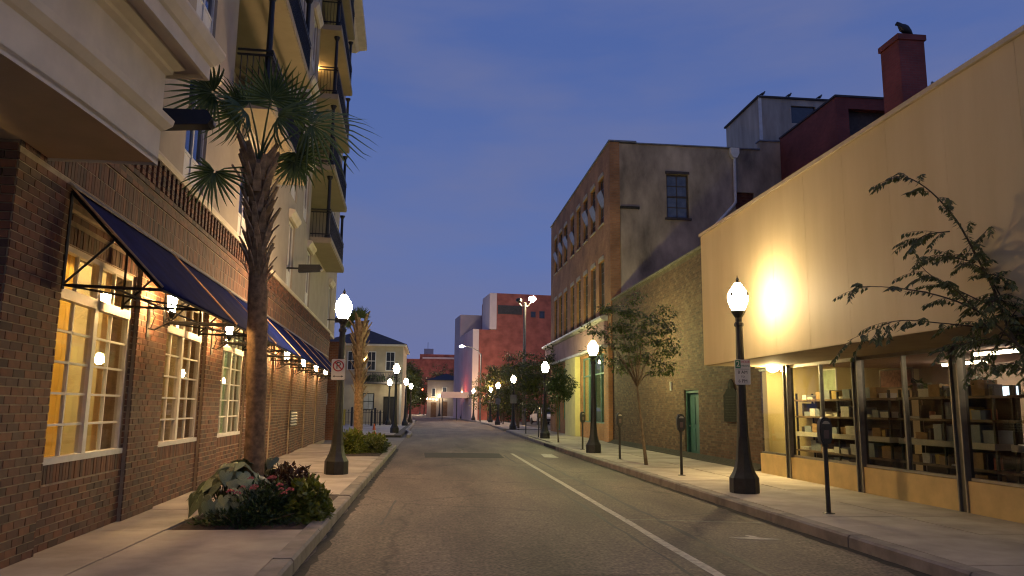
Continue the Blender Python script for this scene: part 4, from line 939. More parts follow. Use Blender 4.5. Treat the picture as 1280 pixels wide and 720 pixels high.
def ring(par, x, y, z, r1, r2, material, name='ring', bar=True):
    mb = MB(); n = 28
    for k in range(n):
        a, b = 2 * math.pi * k / n, 2 * math.pi * (k + 1) / n
        mb.quad((r2 * math.cos(a), 0, r2 * math.sin(a)), (r1 * math.cos(a), 0, r1 * math.sin(a)), (r1 * math.cos(b), 0, r1 * math.sin(b)), (r2 * math.cos(b), 0, r2 * math.sin(b)))
    if bar: d = .5 * (r1 - r2); q = r2 + .002; c = math.cos(R(45)); e_ = d * c; mb.quad((-q * c - e_, -.001, q * c - e_), (q * c - e_, -.001, -q * c - e_), (q * c + e_, -.001, -q * c + e_), (-q * c + e_, -.001, q * c + e_))
    o = mb.build(name, material, par); o.location = (x, y, z); return o
def rect(par, x, y, z, w, h, material, name): mb = MB(); mb.box(-w / 2, w / 2, -.001, .001, -h / 2, h / 2); o = mb.build(name, material, par); o.location = (x, y, z); return o
def arrow(par, x, y, z, w, h, material, dirs=(-1,), name='arrow'):
    mb = MB(); mb.box(-w / 2, w / 2, -.001, .001, -h * .14, h * .14)
    for d in dirs: mb.prism([(d * w / 2, -h / 2), (d * (w / 2 + h * .8), 0), (d * w / 2, h / 2)][::d], -.001, .001)
    o = mb.build(name, material, par); o.location = (x, y, z); return o
# time limit sign
t = thing('parking_sign', 'white time limit sign with a green square, on the lamp before the yellow shop', 'sign', (5.71, 13.53, 2.32))
plate(t, 0, 0, 0, .30, .46); rect(t, -.085, -.005, .145, .10, .15, signg, 'number_patch')
text('2', .15, signw, t, (-.085, -.0075, .145), FRONT); text('HOUR', .062, signr, t, (.06, -.005, .185), FRONT); text('PARKING', .046, signg, t, (.057, -.005, .115), FRONT)
rect(t, .0, -.005, .055, .26, .006, signg, 'rule')
text('8 AM', .085, signk, t, (.0, -.005, -.005), FRONT); text('TO', .05, signk, t, (0, -.005, -.085), FRONT); text('6 PM', .085, signk, t, (.0, -.005, -.165), FRONT)
mb = MB(); mb.box(-.02, .02, .004, .05, .10, .14); mb.box(-.02, .02, .004, .05, -.14, -.10); mb.build('clamp', lampm, t)
# no parking sign
t = thing('no_parking_sign', 'white no parking sign with a red ring, on the lamp beside the palm', 'sign', (-2.04, 17.26, 2.42))
plate(t, 0, 0, 0, .30, .46); text('P', .22, signk, t, (0, -.005, .08), FRONT); ring(t, 0, -.008, .08, .125, .098, signr); arrow(t, 0, -.005, -.15, .15, .05, signk, (-1, 1))
mb = MB(); mb.box(-.02, .02, .004, .06, .10, .14); mb.build('clamp', lampm, t)
# no left turn
t = thing('no_left_turn_sign', 'square white no left turn sign on the far right lamp', 'sign', (6.45, 82.75, 2.72))
plate(t, 0, 0, 0, .95, .95, r_=.06); mb = MB(); mb.prism([(.12, -.26), (.21, -.26), (.21, .08), (.13, .17), (-.08, .17), (-.08, .27), (-.28, .12), (-.08, -.02), (-.08, .08), (.09, .08), (.12, .05)], -.002, .002)
o = mb.build('arrow', signk, t); o.location = (0, -.006, 0); ring(t, 0, -.010, 0, .43, .355, signr)
t = thing('wall_sign', 'small white warning sign on the brick pier at the carriage entrance', 'sign', LW(-.62, 38.33, 1.98), LA)
plate(t, 0, 0, 0, .80, .56, r_=.02); text('NOT', .15, signk, t, (.10, -.005, .14), FRONT); text('ENTER', .15, signk, t, (.02, -.005, -.02), FRONT); rect(t, 0, -.005, -.14, .6, .02, signk, 'rule')
# small plates on far lamps
for x, y, l in ((5.95, 54.66, 'blank backed grey plate on the lamp at the car park entrance'), (6.25, 70.56, 'blank backed grey plate on the orange lamp')):
    t = thing('street_plate', l, 'sign', (x, y, 2.3)); plate(t, 0, 0, 0, .45, .62, material=mat('sign_back', (.20, .20, .19), .5, 8, .2)); mb = MB(); mb.box(-.02, .02, .004, .07, -.1, .1); mb.build('clamp', lampm, t)
# parking meters
def make_meter():
    t = thing('parking_meter', 'x', 'parking meter')
    q = MB(); q.lathe([(.09, 0), (.09, .012), (.034, .02), (.032, .95), (.045, .96), (.045, 1.0)], 10); q.build('pole', lampm, t)
    q = MB(); o_ = [(-.055, 1.0), (.055, 1.0), (.085, 1.06), (.09, 1.22), (.085, 1.30), (.06, 1.36), (.03, 1.385), (-.03, 1.385), (-.06, 1.36), (-.085, 1.30), (-.09, 1.22), (-.085, 1.06)]
    q.prism(o_, -.06, .06); q.prism([(a * .82, (b - 1.2) * .86 + 1.2) for a, b in o_], -.078, .078); q.build('head', lampm, t)
    q = MB(); q.prism([(.055 * math.cos(a), 1.29 + .045 * math.sin(a)) for a in [math.pi * j / 8 for j in range(9)]], -.081, -.079); q.build('dial', alu, t)
    q = MB(); q.box(-.035, .035, -.083, -.079, 1.08, 1.2); q.build('coin_plate', mat('meter_plate', (.10, .06, .05), .4, 9, .3), t)
    return t
mt_ = make_meter()
for k, (x, y, l) in enumerate(((5.83, 10.9, 'nearest parking meter, in front of the shop display windows'), (5.77, 17.3, 'parking meter in front of the teal door'), (5.72, 22.85, 'parking meter beside the thin leaning tree'), (5.66, 28.2, 'parking meter just beyond the greenish lamp'), (5.7, 40.0, 'parking meter behind the third lamp, near the parked car'), (5.75, 45.8, 'farthest parking meter before the car park'))):
    t = mt_ if k == 0 else copy_tree(mt_); t['label'] = 'dark ' + l; t['group'] = 'parking meters along the right kerb'; t.location = (x, y, .146); t.rotation_euler = (0, 0, -.15 + .1 * k)

# ================================================================== TREES AND PLANTS
def rv(r): return Vector((r.gauss(0, 1), r.gauss(0, 1), r.gauss(0, 1)))
def leaf_spray(mb, c, rad, n, L, w, r, flat=.6, droop=.4):
    for _ in range(n):
        d = rv(r).normalized(); p = c + Vector((d.x * rad, d.y * rad, d.z * rad * flat)) * r.random() ** .5
        dr = Vector((d.x, d.y, d.z * .3 - droop)) + rv(r) * .35
        mb.leaf(p, dr, Vector((r.uniform(-.5, .5), r.uniform(-.5, .5), 1)), L * r.uniform(.7, 1.25), w * r.uniform(.8, 1.2))
def tree(name, label, base, top, crown, nclus, nleaf, L, w, lm_, seed, r0=.07, clus=.35, flat=.6, droop=.35, group=None, stems=1, cat='tree'):
    """trunk with limbs reaching leaf sprays spread through an ellipsoid (centre, radii)"""
    r = random.Random(seed); t = thing(name, label, cat, base, 0, group); b0 = Vector(base); c0 = Vector(crown[0]) - b0; rad = Vector(crown[1]); T = Vector(top) - b0
    tr = MB(); tips = []
    for s in range(stems):
        sp = T + (Vector((r.uniform(-.5, .5), r.uniform(-.5, .5), 0)) * (0 if stems == 1 else .9)); st = Vector((r.uniform(-.12, .12), r.uniform(-.12, .12), -.05)) * (stems > 1) + Vector((0, 0, -.05))
        mid = st.lerp(sp, .5) + Vector((r.uniform(-.06, .06), r.uniform(-.06, .06), 0)); tr.tube([st, st.lerp(mid, .5), mid, sp], [r0 * 1.25, r0, r0 * .9, r0 * .7], 7); tips.append(sp)
    cs = []
    for k in range(nclus):
        d = rv(r).normalized(); q = (.35 + .65 * r.random() ** .6); cs.append(c0 + Vector((d.x * rad.x, d.y * rad.y, d.z * rad.z)) * q)
    cr = MB()
    for k, c in enumerate(cs):
        sp = min(tips, key=lambda a: (a - c).length)
        if k % 5 == 0 or nclus < 20: m_ = sp.lerp(c, .5) + Vector((0, 0, .12 * rad.z)) + rv(r) * .06; tr.tube([sp, sp.lerp(m_, .5) + rv(r) * .03, m_, c], [r0 * .5, r0 * .34, r0 * .22, r0 * .08], 5)
        leaf_spray(cr, c, clus * r.uniform(.7, 1.3), max(1, nleaf // nclus), L, w, r, flat, droop)
    tr.build('trunk', bark, t, smooth=True); cr.build('crown', lm_, t)
    return t
tree('street_tree', 'slender leaning tree with a thin airy crown before the old brick wall', (5.89, 20.6, .14), (5.66, 20.6, 2.25), ((5.62, 20.6, 3.55), (1.45, 1.2, 1.25)), 70, 4600, .115, .047, leaf_mat('thin_tree_leaf', (.045, .070, .018), (.105, .13, .035)), 11, .045, .30, .35, .35)
tree('street_tree', 'small tree with a dense round dark crown near the lemon pier', (5.77, 34.2, .14), (5.77, 34.2, 1.75), ((5.85, 34.2, 2.72), (.62, .62, .85)), 42, 2700, .13, .065, leafd, 12, .035, .24, .8, .4)
for k, (x, y, h, rx, l) in enumerate(((7.4, 50, 5.6, 1.6, 'nearest leafy tree past the brick building, behind the third lamp'), (6.9, 59, 5.4, 1.9, 'leafy tree behind the car park entrance lamp'), (7.6, 66, 6.4, 2.3, 'tallest tree of the row, under the floodlight pole'), (7.0, 74, 5.6, 2.0, 'yellowish tree beside the orange lamp'), (7.6, 82, 6.2, 2.2, 'yellowish tree behind the no left turn sign'), (6.9, 92, 5.4, 2.1, 'tree at the far end of the row, below the curved arm lamp'))):
    tree('street_tree', l, (x, y, .1), (x, y, 1.9), ((x, y, h * .64), (rx + .35, rx + .35, h * .42)), 64, 4200, .21, .10, leafy, 30 + k, .05, .55, .6, .4, 'trees along the car park', 3)
for k, (x, y, h, rx, l) in enumerate(((-2.9, 86, 6.6, 1.7, 'dark tree just beyond the cream house'), (-2.6, 104, 7.6, 1.9, 'dark tree in the middle of the left row'), (-3.6, 124, 9.0, 2.6, 'dark tree farthest along the left row'), (-1.2, 168, 9.5, 3.4, 'dark tree before the far red building'), (3.2, 172, 11.5, 3.8, 'tall dark tree behind the small white house'), (6.6, 176, 10.5, 3.4, 'dark tree between the small white house and the pale wall'))):
    tree('street_tree', l, (x, y, 0), (x, y, 2.4), ((x, y, h * .62), (rx, rx, h * .38)), 60, 3000, .34, .2, leafy, 50 + k, .12, .8, .7, .3, 'dark trees at the far end of the street')
# the near tree whose branches reach in from the right
def near_tree():
    t = thing('street_tree', 'tree with long drooping leaf sprays reaching in from the right before the yellow wall', 'tree', (6.25, 7.0, .14)); b = Vector((6.25, 7.0, .14)); r = random.Random(9)
    P = lambda *q: [Vector(p) - b for p in q]
    tr, cr = MB(), MB()
    tr.tube(P((6.25, 7.0, .1), (6.27, 7.05, .8), (6.3, 7.12, 1.45), (6.33, 7.2, 1.8)), [.06, .05, .045, .042], 7)
    limbs = [((6.33, 7.2, 1.8), (6.24, 7.7, 2.35), (6.22, 7.95, 3.0), (6.06, 8.0, 3.36), (5.80, 8.0, 3.80), (5.52, 8.0, 4.12), (5.28, 8.05, 4.30), (5.06, 8.05, 4.30)),
             ((6.22, 7.9, 2.75), (5.85, 8.1, 2.98), (5.5, 8.1, 3.16), (5.28, 8.0, 3.30)),
             ((6.24, 7.7, 2.35), (5.9, 7.9, 2.72), (5.45, 7.95, 2.90), (4.95, 8.0, 2.98), (4.52, 8.0, 2.98)),
             ((6.05, 8.0, 2.55), (5.6, 8.1, 2.60), (5.1, 8.1, 2.62), (4.75, 8.0, 2.52), (4.38, 8.0, 2.36)),
             ((6.3, 7.35, 2.0), (6.5, 7.7, 2.6), (6.68, 7.9, 3.2), (6.84, 8.0, 3.65), (6.6, 8.0, 3.86), (6.3, 8.0, 3.74), (6.1, 8.0, 3.5)),
             ((6.22, 7.95, 3.0), (6.30, 8.0, 3.25), (6.22, 8.05, 3.42), (6.0, 8.1, 3.42)),
             ((6.02, 8.0, 3.3), (5.8, 8.1, 3.38), (5.58, 8.1, 3.40)), ((5.71, 8.0, 3.66), (5.5, 8.1, 3.64), (5.35, 8.1, 3.56)),
             ((6.24, 7.7, 2.35), (6.0, 7.8, 2.40), (5.7, 7.8, 2.36), (5.3, 7.8, 2.24)), ((6.3, 7.4, 2.1), (6.55, 7.6, 2.30), (6.7, 7.7, 2.42)), ((6.3, 7.3, 2.0), (6.1, 7.6, 2.12), (5.9, 7.7, 2.1)),
             ((6.33, 7.2, 1.8), (6.6, 7.4, 2.0), (6.75, 7.5, 2.15)), ((6.68, 7.9, 3.2), (6.5, 7.95, 3.05), (6.35, 7.95, 3.1)), ((6.5, 7.7, 2.6), (6.7, 7.8, 2.75), (6.8, 7.85, 2.8)), ((5.9, 7.9, 2.72), (5.75, 8.0, 2.95), (5.62, 8.0, 3.05)),
             ((6.3, 7.5, 2.2), (6.45, 7.6, 2.15), (6.62, 7.7, 2.1)), ((6.24, 7.7, 2.35), (6.4, 7.8, 2.5), (6.55, 7.85, 2.55)), ((6.1, 7.75, 2.45), (5.95, 7.8, 2.25), (5.8, 7.8, 2.15))]
    for _ in range(16):
        a_ = Vector((r.uniform(5.9, 6.45), r.uniform(7.6, 8.1), r.uniform(2.2, 3.1))); b_ = a_ + Vector((r.uniform(-.55, .6), r.uniform(-.25, .3), r.uniform(-.15, .45)))
        limbs.append((tuple(a_), tuple(a_.lerp(b_, .5) + Vector((0, 0, .08))), tuple(b_)))
    for li, L_ in enumerate(limbs):
        L_ = P(*[(q[0] + .22 * min(1, max(0, (6.9 - q[0]))), q[1], q[2] + .03) for q in L_]); pts = []
        for k in range(len(L_) - 1):
            for j in range(4):
                u = j / 4; p0, p1, p2, p3 = L_[max(k - 1, 0)], L_[k], L_[k + 1], L_[min(k + 2, len(L_) - 1)]
                pts.append(.5 * ((2 * p1) + (p2 - p0) * u + (2 * p0 - 5 * p1 + 4 * p2 - p3) * u * u + (3 * p1 - p0 - 3 * p2 + p3) * u ** 3))
        pts.append(L_[-1]); n = len(pts); ra = .020 if li == 0 else (.014 if li in (2, 4) else .009)
        tr.tube(pts, [max(.0025, ra * (1 - .85 * k / n)) for k in range(n)], 5)
        start = n * .35 if li in (0, 4) else (n * .22)
        for k in range(int(start), n):
            if r.random() < .88:
                d = (pts[min(k + 1, n - 1)] - pts[max(k - 1, 0)]).normalized(); side = d.cross(Vector((0, 0, 1))).normalized()
                tw = (side * r.uniform(-1, 1) + d * r.uniform(.2, 1) + Vector((0, 0, r.uniform(-.3, .35)))).normalized(); Ln = r.uniform(.18, .40)
                tp = [pts[k] + tw * Ln * q + Vector((0, 0, -.10 * q * q)) for q in (0, .35, .7, 1)]
                tr.tube(tp, [.003, .0025, .002, .0012], 4)
                for q in range(9):
                    f_ = .10 + .90 * q / 8; i_ = min(2, int(f_ * 3)); c = tp[i_].lerp(tp[i_ + 1], f_ * 3 - i_)
                    for s_ in (-1, 1):
                        ld = tw * .45 + tw.cross(Vector((0, 0, 1))) * s_ * .55 + Vector((0, 0, -.75)) + rv(r) * .16
                        cr.leaf(c, ld, Vector((0, 0, 1)) + rv(r) * .4, r.uniform(.055, .092), r.uniform(.024, .037))
    tr.build('trunk', mat('dark_bark', (.06, .045, .03), .9, 9, .4, bump=.4), t, smooth=True); cr.build('crown', leaf_mat('near_leaf', (.050, .068, .020), (.105, .120, .036)), t)
near_tree()

# palms
def frond_mesh(r, Rf, nb=24, spread=112, droop=.30):
    mb = MB()
    for k in range(nb):
        a = R(-spread + 2 * spread * k / (nb - 1)) + r.uniform(-.03, .03); ln_ = Rf * (1 - .22 * (abs(a) / R(spread)) ** 2) * r.uniform(.88, 1.06); fold = .16 * (1 if k % 2 else -1) * .03
        d = Vector((math.cos(a), math.sin(a), .10)); s = Vector((-math.sin(a), math.cos(a), 0)); pv = None
        for u, w in ((.04, .006), (.30, .020), (.62, .017), (.85, .009), (1.0, .001)):
            c = d * ln_ * u + Vector((0, 0, fold - (droop + .16) * Rf * u ** 2.2 * r.uniform(.9, 1.2))); row = (c - s * w, c + Vector((0, 0, w * .7)), c + s * w)
            if pv: mb.quad(pv[0], pv[1], row[1], row[0]); mb.quad(pv[1], pv[2], row[2], row[1])
            pv = row
    return mb
def palm(label, base, height, boots_from, heart_dx, fronds, r0=.138, boots=76, bs=.98, seed=4, rb=.18):
    t = thing('palm_tree', label, 'palm tree', base); b = Vector(base); r = random.Random(seed)
    q = MB(); n = 46; prof_ = []
    for k in range(n + 1):
        z = height * k / n; flare = .05 * max(0, 1 - z / .5); prof_.append((r0 + flare + r.uniform(-.008, .008) - .012 * (z > boots_from), z))
    q.lathe(prof_, 14)
    for i, v in enumerate(q.v): f_ = v[2] / height; q.v[i] = (v[0] + heart_dx * f_ ** 1.5 + .006 * math.sin(v[2] * 31 + v[0] * 20), v[1], v[2])
    q.build('trunk', palmb, t, smooth=True)
    bm_ = MB(); bm_.prism([(-.055, 0), (.055, 0), (.045, .18), (.022, .34), (-.022, .34), (-.045, .18)], 0, .022)
    bm_.v = [(v[0], v[1] + .10 * (v[2] / .34) ** 1.5, v[2]) for v in bm_.v]; bd = None
    for k in range(boots):
        z = boots_from + (height - boots_from) * (k / boots) * .97; a = k * 2.39996; f_ = z / height; s_ = bs * (.75 + .4 * k / boots) * r.uniform(.8, 1.15)
        rr_ = r0 + (rb - r0) * (k / boots)
        o = bm_.build('leaf_base', palmboot, t) if bd is None else inst(bd, 'leaf_base', t, (0, 0, 0)); bd = o.data
        o.location = (heart_dx * f_ ** 1.5 + math.cos(a) * (rr_ - .03), math.sin(a) * (rr_ - .03), z); o.rotation_euler = (r.uniform(-.35, .05), r.uniform(-.15, .15), a - math.pi / 2); o.scale = (s_, s_, s_)
    heart = Vector((heart_dx, 0, height))
    for (E, D, Rf, dr) in fronds:
        E = Vector(E) - b; D = Vector(D).normalized(); o = frond_mesh(r, Rf, droop=dr).build('frond', leafp, t)
        side = D.cross(Vector((0, 0, 1))) * .55 + D.cross(Vector((0, 1, 0))) * r.choice((1, .8, -.9)); side = (side.normalized() if side.length > .05 else Vector((0, 1, 0))) + rv(r) * .12; side.normalize(); N_ = side.cross(D).normalized(); side = D.cross(N_) * -1
        M = Matrix((D, N_.cross(D), N_)).transposed().to_4x4(); M.translation = E; o.matrix_basis = M
        h0 = heart + Vector((r.uniform(-.06, .06), r.uniform(-.06, .06), -.15)); dv = E - h0; mid = h0.lerp(E, .5) + Vector((0, 0, .10 * dv.length)); pt = MB()
        pt.tube([h0, h0.lerp(mid, .55) + Vector((0, 0, .03)), mid, E.lerp(mid, .4) + Vector((0, 0, .02)), E + D * .05], [.022, .017, .013, .011, .008], 6); pt.build('petiole', leafp, t)
    return t
PF = [((-3.22, 10.75, 6.05), (-1, -.15, .10), .66, .55), ((-3.10, 10.7, 4.85), (-.40, -.1, -.9), .62, .10), ((-1.86, 11.0, 5.72), (1, -.05, .02), .98, .36), ((-2.42, 10.8, 6.02), (.25, -.3, 1), .60, .15), 
      ((-2.2, 11.2, 5.98), (.6, .1, .7), .66, .2), ((-2.28, 10.7, 5.70), (.55, -.5, .15), .60, .4), ((-2.12, 11.3, 5.40), (.6, .2, -.55), .6, .2), ((-2.82, 11.2, 6.08), (-.35, .2, 1), .58, .15), ((-3.0, 11.35, 6.0), (-.9, .3, .3), .62, .5),
      ((-2.75, 10.65, 5.75), (-.2, -.8, .2), .52, .4), ((-2.1, 11.1, 5.2), (.5, -.1, -.8), .5, .1)]
palm('tall cabbage palm with green fan leaves in the flower bed by the brick wall', (-2.36, 11.0, .14), 4.98, 3.2, -.24, PF)
PF2 = [((-2.62, 27.0, 4.72), (-.35, 0, 1), .42, -.1), ((-2.5, 27, 4.75), (.05, 0, 1), .40, -.1), ((-2.75, 27.0, 4.62), (-.75, 0, .7), .42, .1), ((-2.85, 26.9, 4.55), (-1, 0, .3), .36, .2)]
palm('shorter palm with closely trimmed tuft standing before the cream house', (-2.42, 27.0, .14), 4.45, 1.75, -.10, PF2, .155, 64, 1.15, 8, .20)

# flower bed: pale caladiums, pink pentas, dark red coleus, lime vine
CAL = bpy.data.materials.new('caladium_leaf'); CAL.use_nodes = True
_b = CAL.node_tree.nodes['Principled BSDF']; _b.inputs['Roughness'].default_value = .55; _l = CAL.node_tree.links
_t = _n(CAL, 'ShaderNodeTexCoord'); _v = _n(CAL, 'ShaderNodeTexVoronoi', feature='DISTANCE_TO_EDGE'); _v.inputs['Scale'].default_value = 22; _l.new(_t.outputs['Object'], _v.inputs['Vector'])
_m = _n(CAL, 'ShaderNodeMapRange'); _m.inputs[1].default_value = .0; _m.inputs[2].default_value = .10; _l.new(_v.outputs['Distance'], _m.inputs[0])
_x = _n(CAL, 'ShaderNodeMix', data_type='RGBA'); _x.inputs[6].default_value = (.13, .17, .075, 1); _x.inputs[7].default_value = (.21, .25, .125, 1); _l.new(_m.outputs[0], _x.inputs[0])
_o = _n(CAL, 'ShaderNodeObjectInfo'); _r3 = _n(CAL, 'ShaderNodeMapRange'); _r3.inputs[3].default_value = .4; _r3.inputs[4].default_value = 1.7; _l.new(_o.outputs['Random'], _r3.inputs[0])
_h = _n(CAL, 'ShaderNodeHueSaturation'); _l.new(_x.outputs[2], _h.inputs['Color']); _l.new(_r3.outputs[0], _h.inputs['Value']); _l.new(_h.outputs[0], _b.inputs['Base Color'])
def caladium(label, c, n, rad, seed, hmax=.62):
    t = thing('caladium', label, 'plant', (c[0], c[1], .16)); r = random.Random(seed)
    hp = [(0, 0), (-.035, .075), (-.10, .095), (-.15, .05), (-.155, -.03), (-.12, -.13), (-.06, -.24), (0, -.33)]
    q = MB(); L_ = [(x, y, -.25 * abs(x) - .35 * y * y) for x, y in hp]; Rr = [(-x, y, z) for x, y, z in L_]; md = [(0, y * .9 - .01, .0 - .3 * y * y) for y in (0, -.05, -.1, -.16, -.24, -.31)]
    q.v = L_ + Rr + [(0, -.1, .012)]; k = 16
    for i in range(7): q.f.append((k, i, i + 1)); q.f.append((k, 8 + i + 1, 8 + i))
    ld = None; st = MB()
    for i in range(n):
        a = r.uniform(0, 6.283); d = rad * r.random() ** .55; p = Vector((math.cos(a) * d, math.sin(a) * d * 1.15, hmax * (1 - .75 * (d / rad) ** 2) * r.uniform(.75, 1.05) + .06))
        o = q.build('leaf', CAL, t, smooth=True) if ld is None else inst(ld, 'leaf', t, (0, 0, 0)); ld = o.data
        o.location = p; tilt = .3 + .85 * d / rad + r.uniform(-.35, .35); s_ = r.uniform(.40, .68)
        o.rotation_euler = (Matrix.Rotation(a + math.pi / 2 + r.uniform(-.5, .5), 3, 'Z') @ Matrix.Rotation(tilt, 3, 'X')).to_euler(); o.scale = (s_, s_, s_)
        st.tube([(p.x * .3, p.y * .3, -.03), p * .6 + Vector((0, 0, .1)), p], [.006, .005, .004], 4)
    st.build('stem', leafg, t, kind='stuff')
caladium('clump of big pale green heart shaped leaves left in the flower bed', (-2.52, 10.7), 95, .56, 3, .66)
caladium('smaller clump of pale heart shaped leaves at the foot of the tall palm', (-2.15, 11.3), 34, .32, 5, .74)
def bush(name, label, c, rad, n, L, w, lm_, seed, flat=.75, core=True, cat='bush', group=None):
    t = thing(name, label, cat, (c[0], c[1], .14), 0, group); r = random.Random(seed); mb = MB()
    for _ in range(n):
        d = rv(r).normalized(); d.z = abs(d.z) * 1.0; lump = .84 + .16 * math.sin(d.x * 7 + seed) * math.cos(d.y * 6 + d.z * 5); q = (r.random() ** .35) * lump
        p = Vector((d.x * rad[0] * q, d.y * rad[1] * q, d.z * rad[2] * q)); mb.leaf(p, d + Vector((0, 0, -.25)) + rv(r) * .55, Vector((0, 0, 1)) + d * .6 + rv(r) * .3, L * r.uniform(.6, 1.3), w * r.uniform(.7, 1.25))
    mb.build('foliage', lm_, t)
    st = MB()
    for k in range(9): d = rv(r); st.tube([(d.x * .05, d.y * .05, -.03), (d.x * rad[0] * .25, d.y * rad[1] * .25, rad[2] * .4), (d.x * rad[0] * .4, d.y * rad[1] * .4, rad[2] * .72)], [.009, .007, .004], 4)
    st.build('stem', bark, t, kind='stuff'); return t
bush('coleus', 'dark red leaved bush at the back of the flower bed', (-1.90, 11.0), (.50, .55, .74), 3600, .085, .05, leafr, 61)
pb = bush('pentas', 'low dark green bush with pink flower heads in the middle of the flower bed', (-2.10, 10.35), (.56, .48, .54), 3300, .085, .030, leafg, 62)
rf = random.Random(6); fd = None
for k in range(13):
    a = rf.uniform(-2.9, -.2); d = rf.uniform(.1, .44); q = MB(); hz = .53 * math.sqrt(max(.1, 1 - (d / .58) ** 2)) + .02
    if fd is None:
        for j in range(26): dd = rv(rf).normalized(); dd.z = abs(dd.z); q.leaf(dd * .03, dd + Vector((0, 0, .3)), rv(rf), .024, .02)
        o = q.build('flower_head', pinkf, pb); fd = o.data
    else: o = inst(fd, 'flower_head', pb, (0, 0, 0))
    o.location = (math.cos(a) * d, math.sin(a) * d, hz); s_ = rf.uniform(.75, 1.25); o.scale = (s_, s_, s_ * .8)
bush('sweet_potato_vine', 'lime green trailing bush spilling over the kerb at the right of the flower bed', (-1.62, 10.75), (.38, .72, .54), 2700, .10, .07, leafl, 63)
bush('ground_creeper', 'low dark fringe of small leaves along the front of the flower bed', (-2.25, 9.98), (.74, .26, .22), 1500, .07, .03, leafg, 64)
bush('lime_shrub', 'bright yellow green shrub at the left of the second flower bed', (-2.42, 25.3), (.55, 1.2, .82), 2600, .13, .075, leafl, 65, group='shrubs in the second bed')
bush('lime_shrub', 'lower darker green shrub spreading to the kerb in the second flower bed', (-1.75, 25.9), (.42, 1.3, .48), 2000, .12, .06, leafy, 66, group='shrubs in the second bed')
bush('lime_shrub', 'yellow green shrub behind the trimmed palm in the second flower bed', (-2.0, 29.0), (.6, 1.3, .55), 1800, .13, .07, leafl, 67, group='shrubs in the second bed')

# ================================================================== FAR STREET
HO = root('cream_house', 'two storey cream house with a dark hipped roof at the end of the left pavement', 'house', (-5.6, 68, 0))
cream = mat('cream_house_wall', (.46, .36, .23), .9, 1.2, .15)
HH = [(-7.22, -6.55, 4.85, 6.4), (-5.55, -4.88, 4.85, 6.4), (-3.90, -3.22, 4.85, 6.4), (-5.75, -4.9, 1.45, 2.75), (-4.05, -2.85, -.1, 2.55)]
mb = MB(); holes_wall(mb, -9.5, -2.45, 0, 7.0, HH, lambda b, u0, u1, z0, z1: b.box(u0, u1, 68, 68.25, z0, z1)); mb.box(-2.65, -2.45, 68.25, 78, 0, 7.0); mb.box(-9.5, -9.3, 68.25, 78, 0, 7.0); mb.box(-9.3, -2.65, 77.8, 78, 0, 7); wp(mb.build('wall', cream), HO)
mb = MB(); A = [(-9.9, 67.5, 7.12), (-2.15, 67.5, 7.12), (-2.15, 78.5, 7.12), (-9.9, 78.5, 7.12)]; P_ = [(-6.0, 71.2, 8.75), (-6.0, 75, 8.75)]
mb.quad(*A[::-1]); mb.tri(A[0], A[1], P_[0]); mb.quad(A[1], A[2], P_[1], P_[0]); mb.tri(A[2], A[3], P_[1]); mb.quad(A[3], A[0], P_[0], P_[1]); wp(mb.build('roof', slate), HO)
B('eaves', trim, HO, (-9.85, -2.2, 67.55, 78.4, 6.95, 7.1))
for k, (a, b, c, d) in enumerate(HH[:4]):
    fr = MB(); fm = whitef if k < 3 else black; y = 67.93
    fr.box(a - .06, a, y, y + .2, c - .06, d + .06); fr.box(b, b + .06, y, y + .2, c - .06, d + .06); fr.box(a, b, y, y + .2, d, d + .06); fr.box(a, b, y, y + .2, c - .06, c); m_ = (a + b) / 2
    fr.box(a, b, y + .06, y + .12, (c + d) / 2 - .025, (c + d) / 2 + .025); fr.box(m_ - .012, m_ + .012, y + .07, y + .11, c, d)
    w = wp(fr.build('window', fm), HO); q = MB(); q.box(a, b, y + .085, y + .095, c, d); sub(q.build('pane', darkgl if k < 3 else mat('painted_lit_pane', (.42, .40, .36), .3, 3, .2), w), w)  # lit look of the lower pane is put into its pale colour
B('door', mat('dark_door', (.03, .024, .02), .7, 5, .3), HO, (-4.05, -2.85, 68.3, 68.36, 0, 2.55)); B('porch_post', trim, HO, (-2.62, -2.44, 66.9, 67.1, 0, 3.6)); B('balcony', mat('balcony_iron', (.06, .05, .045), .7, 6, .3), HO, (-6.3, -2.44, 66.8, 67.98, 3.62, 3.78))
mb = MB(); x = -6.28
while x < -2.46: mb.box(x, x + .03, 66.84, 66.87, 3.78, 4.55); x += .14
mb.box(-6.3, -2.44, 66.83, 66.88, 4.55, 4.6); wp(mb.build('railing', MATS['balcony_iron'], kind='stuff'), HO)
t = root('porch_lantern', 'small warm lantern on the cream house wall behind the trimmed palm', 'lantern', (-5.84, 67.9, 5.8)); q = MB(); q.lathe([(.05, 5.68), (.09, 5.9), (.05, 5.96)], 8, (-5.84, 67.85, 0)); wp(q.build('glass', emit('porch_glow', (1, .62, .25), 30)), t); q = MB(); q.tube([(-5.84, 67.99, 5.75), (-5.84, 67.85, 5.68)], .02, 5); wp(q.build('bracket', black), t)
for k, (x, w_, h_) in enumerate(((-5.6, .45, .55), (-4.9, .6, .8), (-4.2, .45, .65), (-3.2, .7, .7))): bush('balcony_plant', ['leftmost leafy plant on the cream house balcony', 'second plant along the cream house balcony', 'third plant along the cream house balcony', 'rightmost bushy plant on the cream house balcony'][k], (x, 67.3), (w_, .3, h_), 420, .17, .09, leafd, 80 + k, cat='plant', group='plants on the balcony').location.z = 3.78
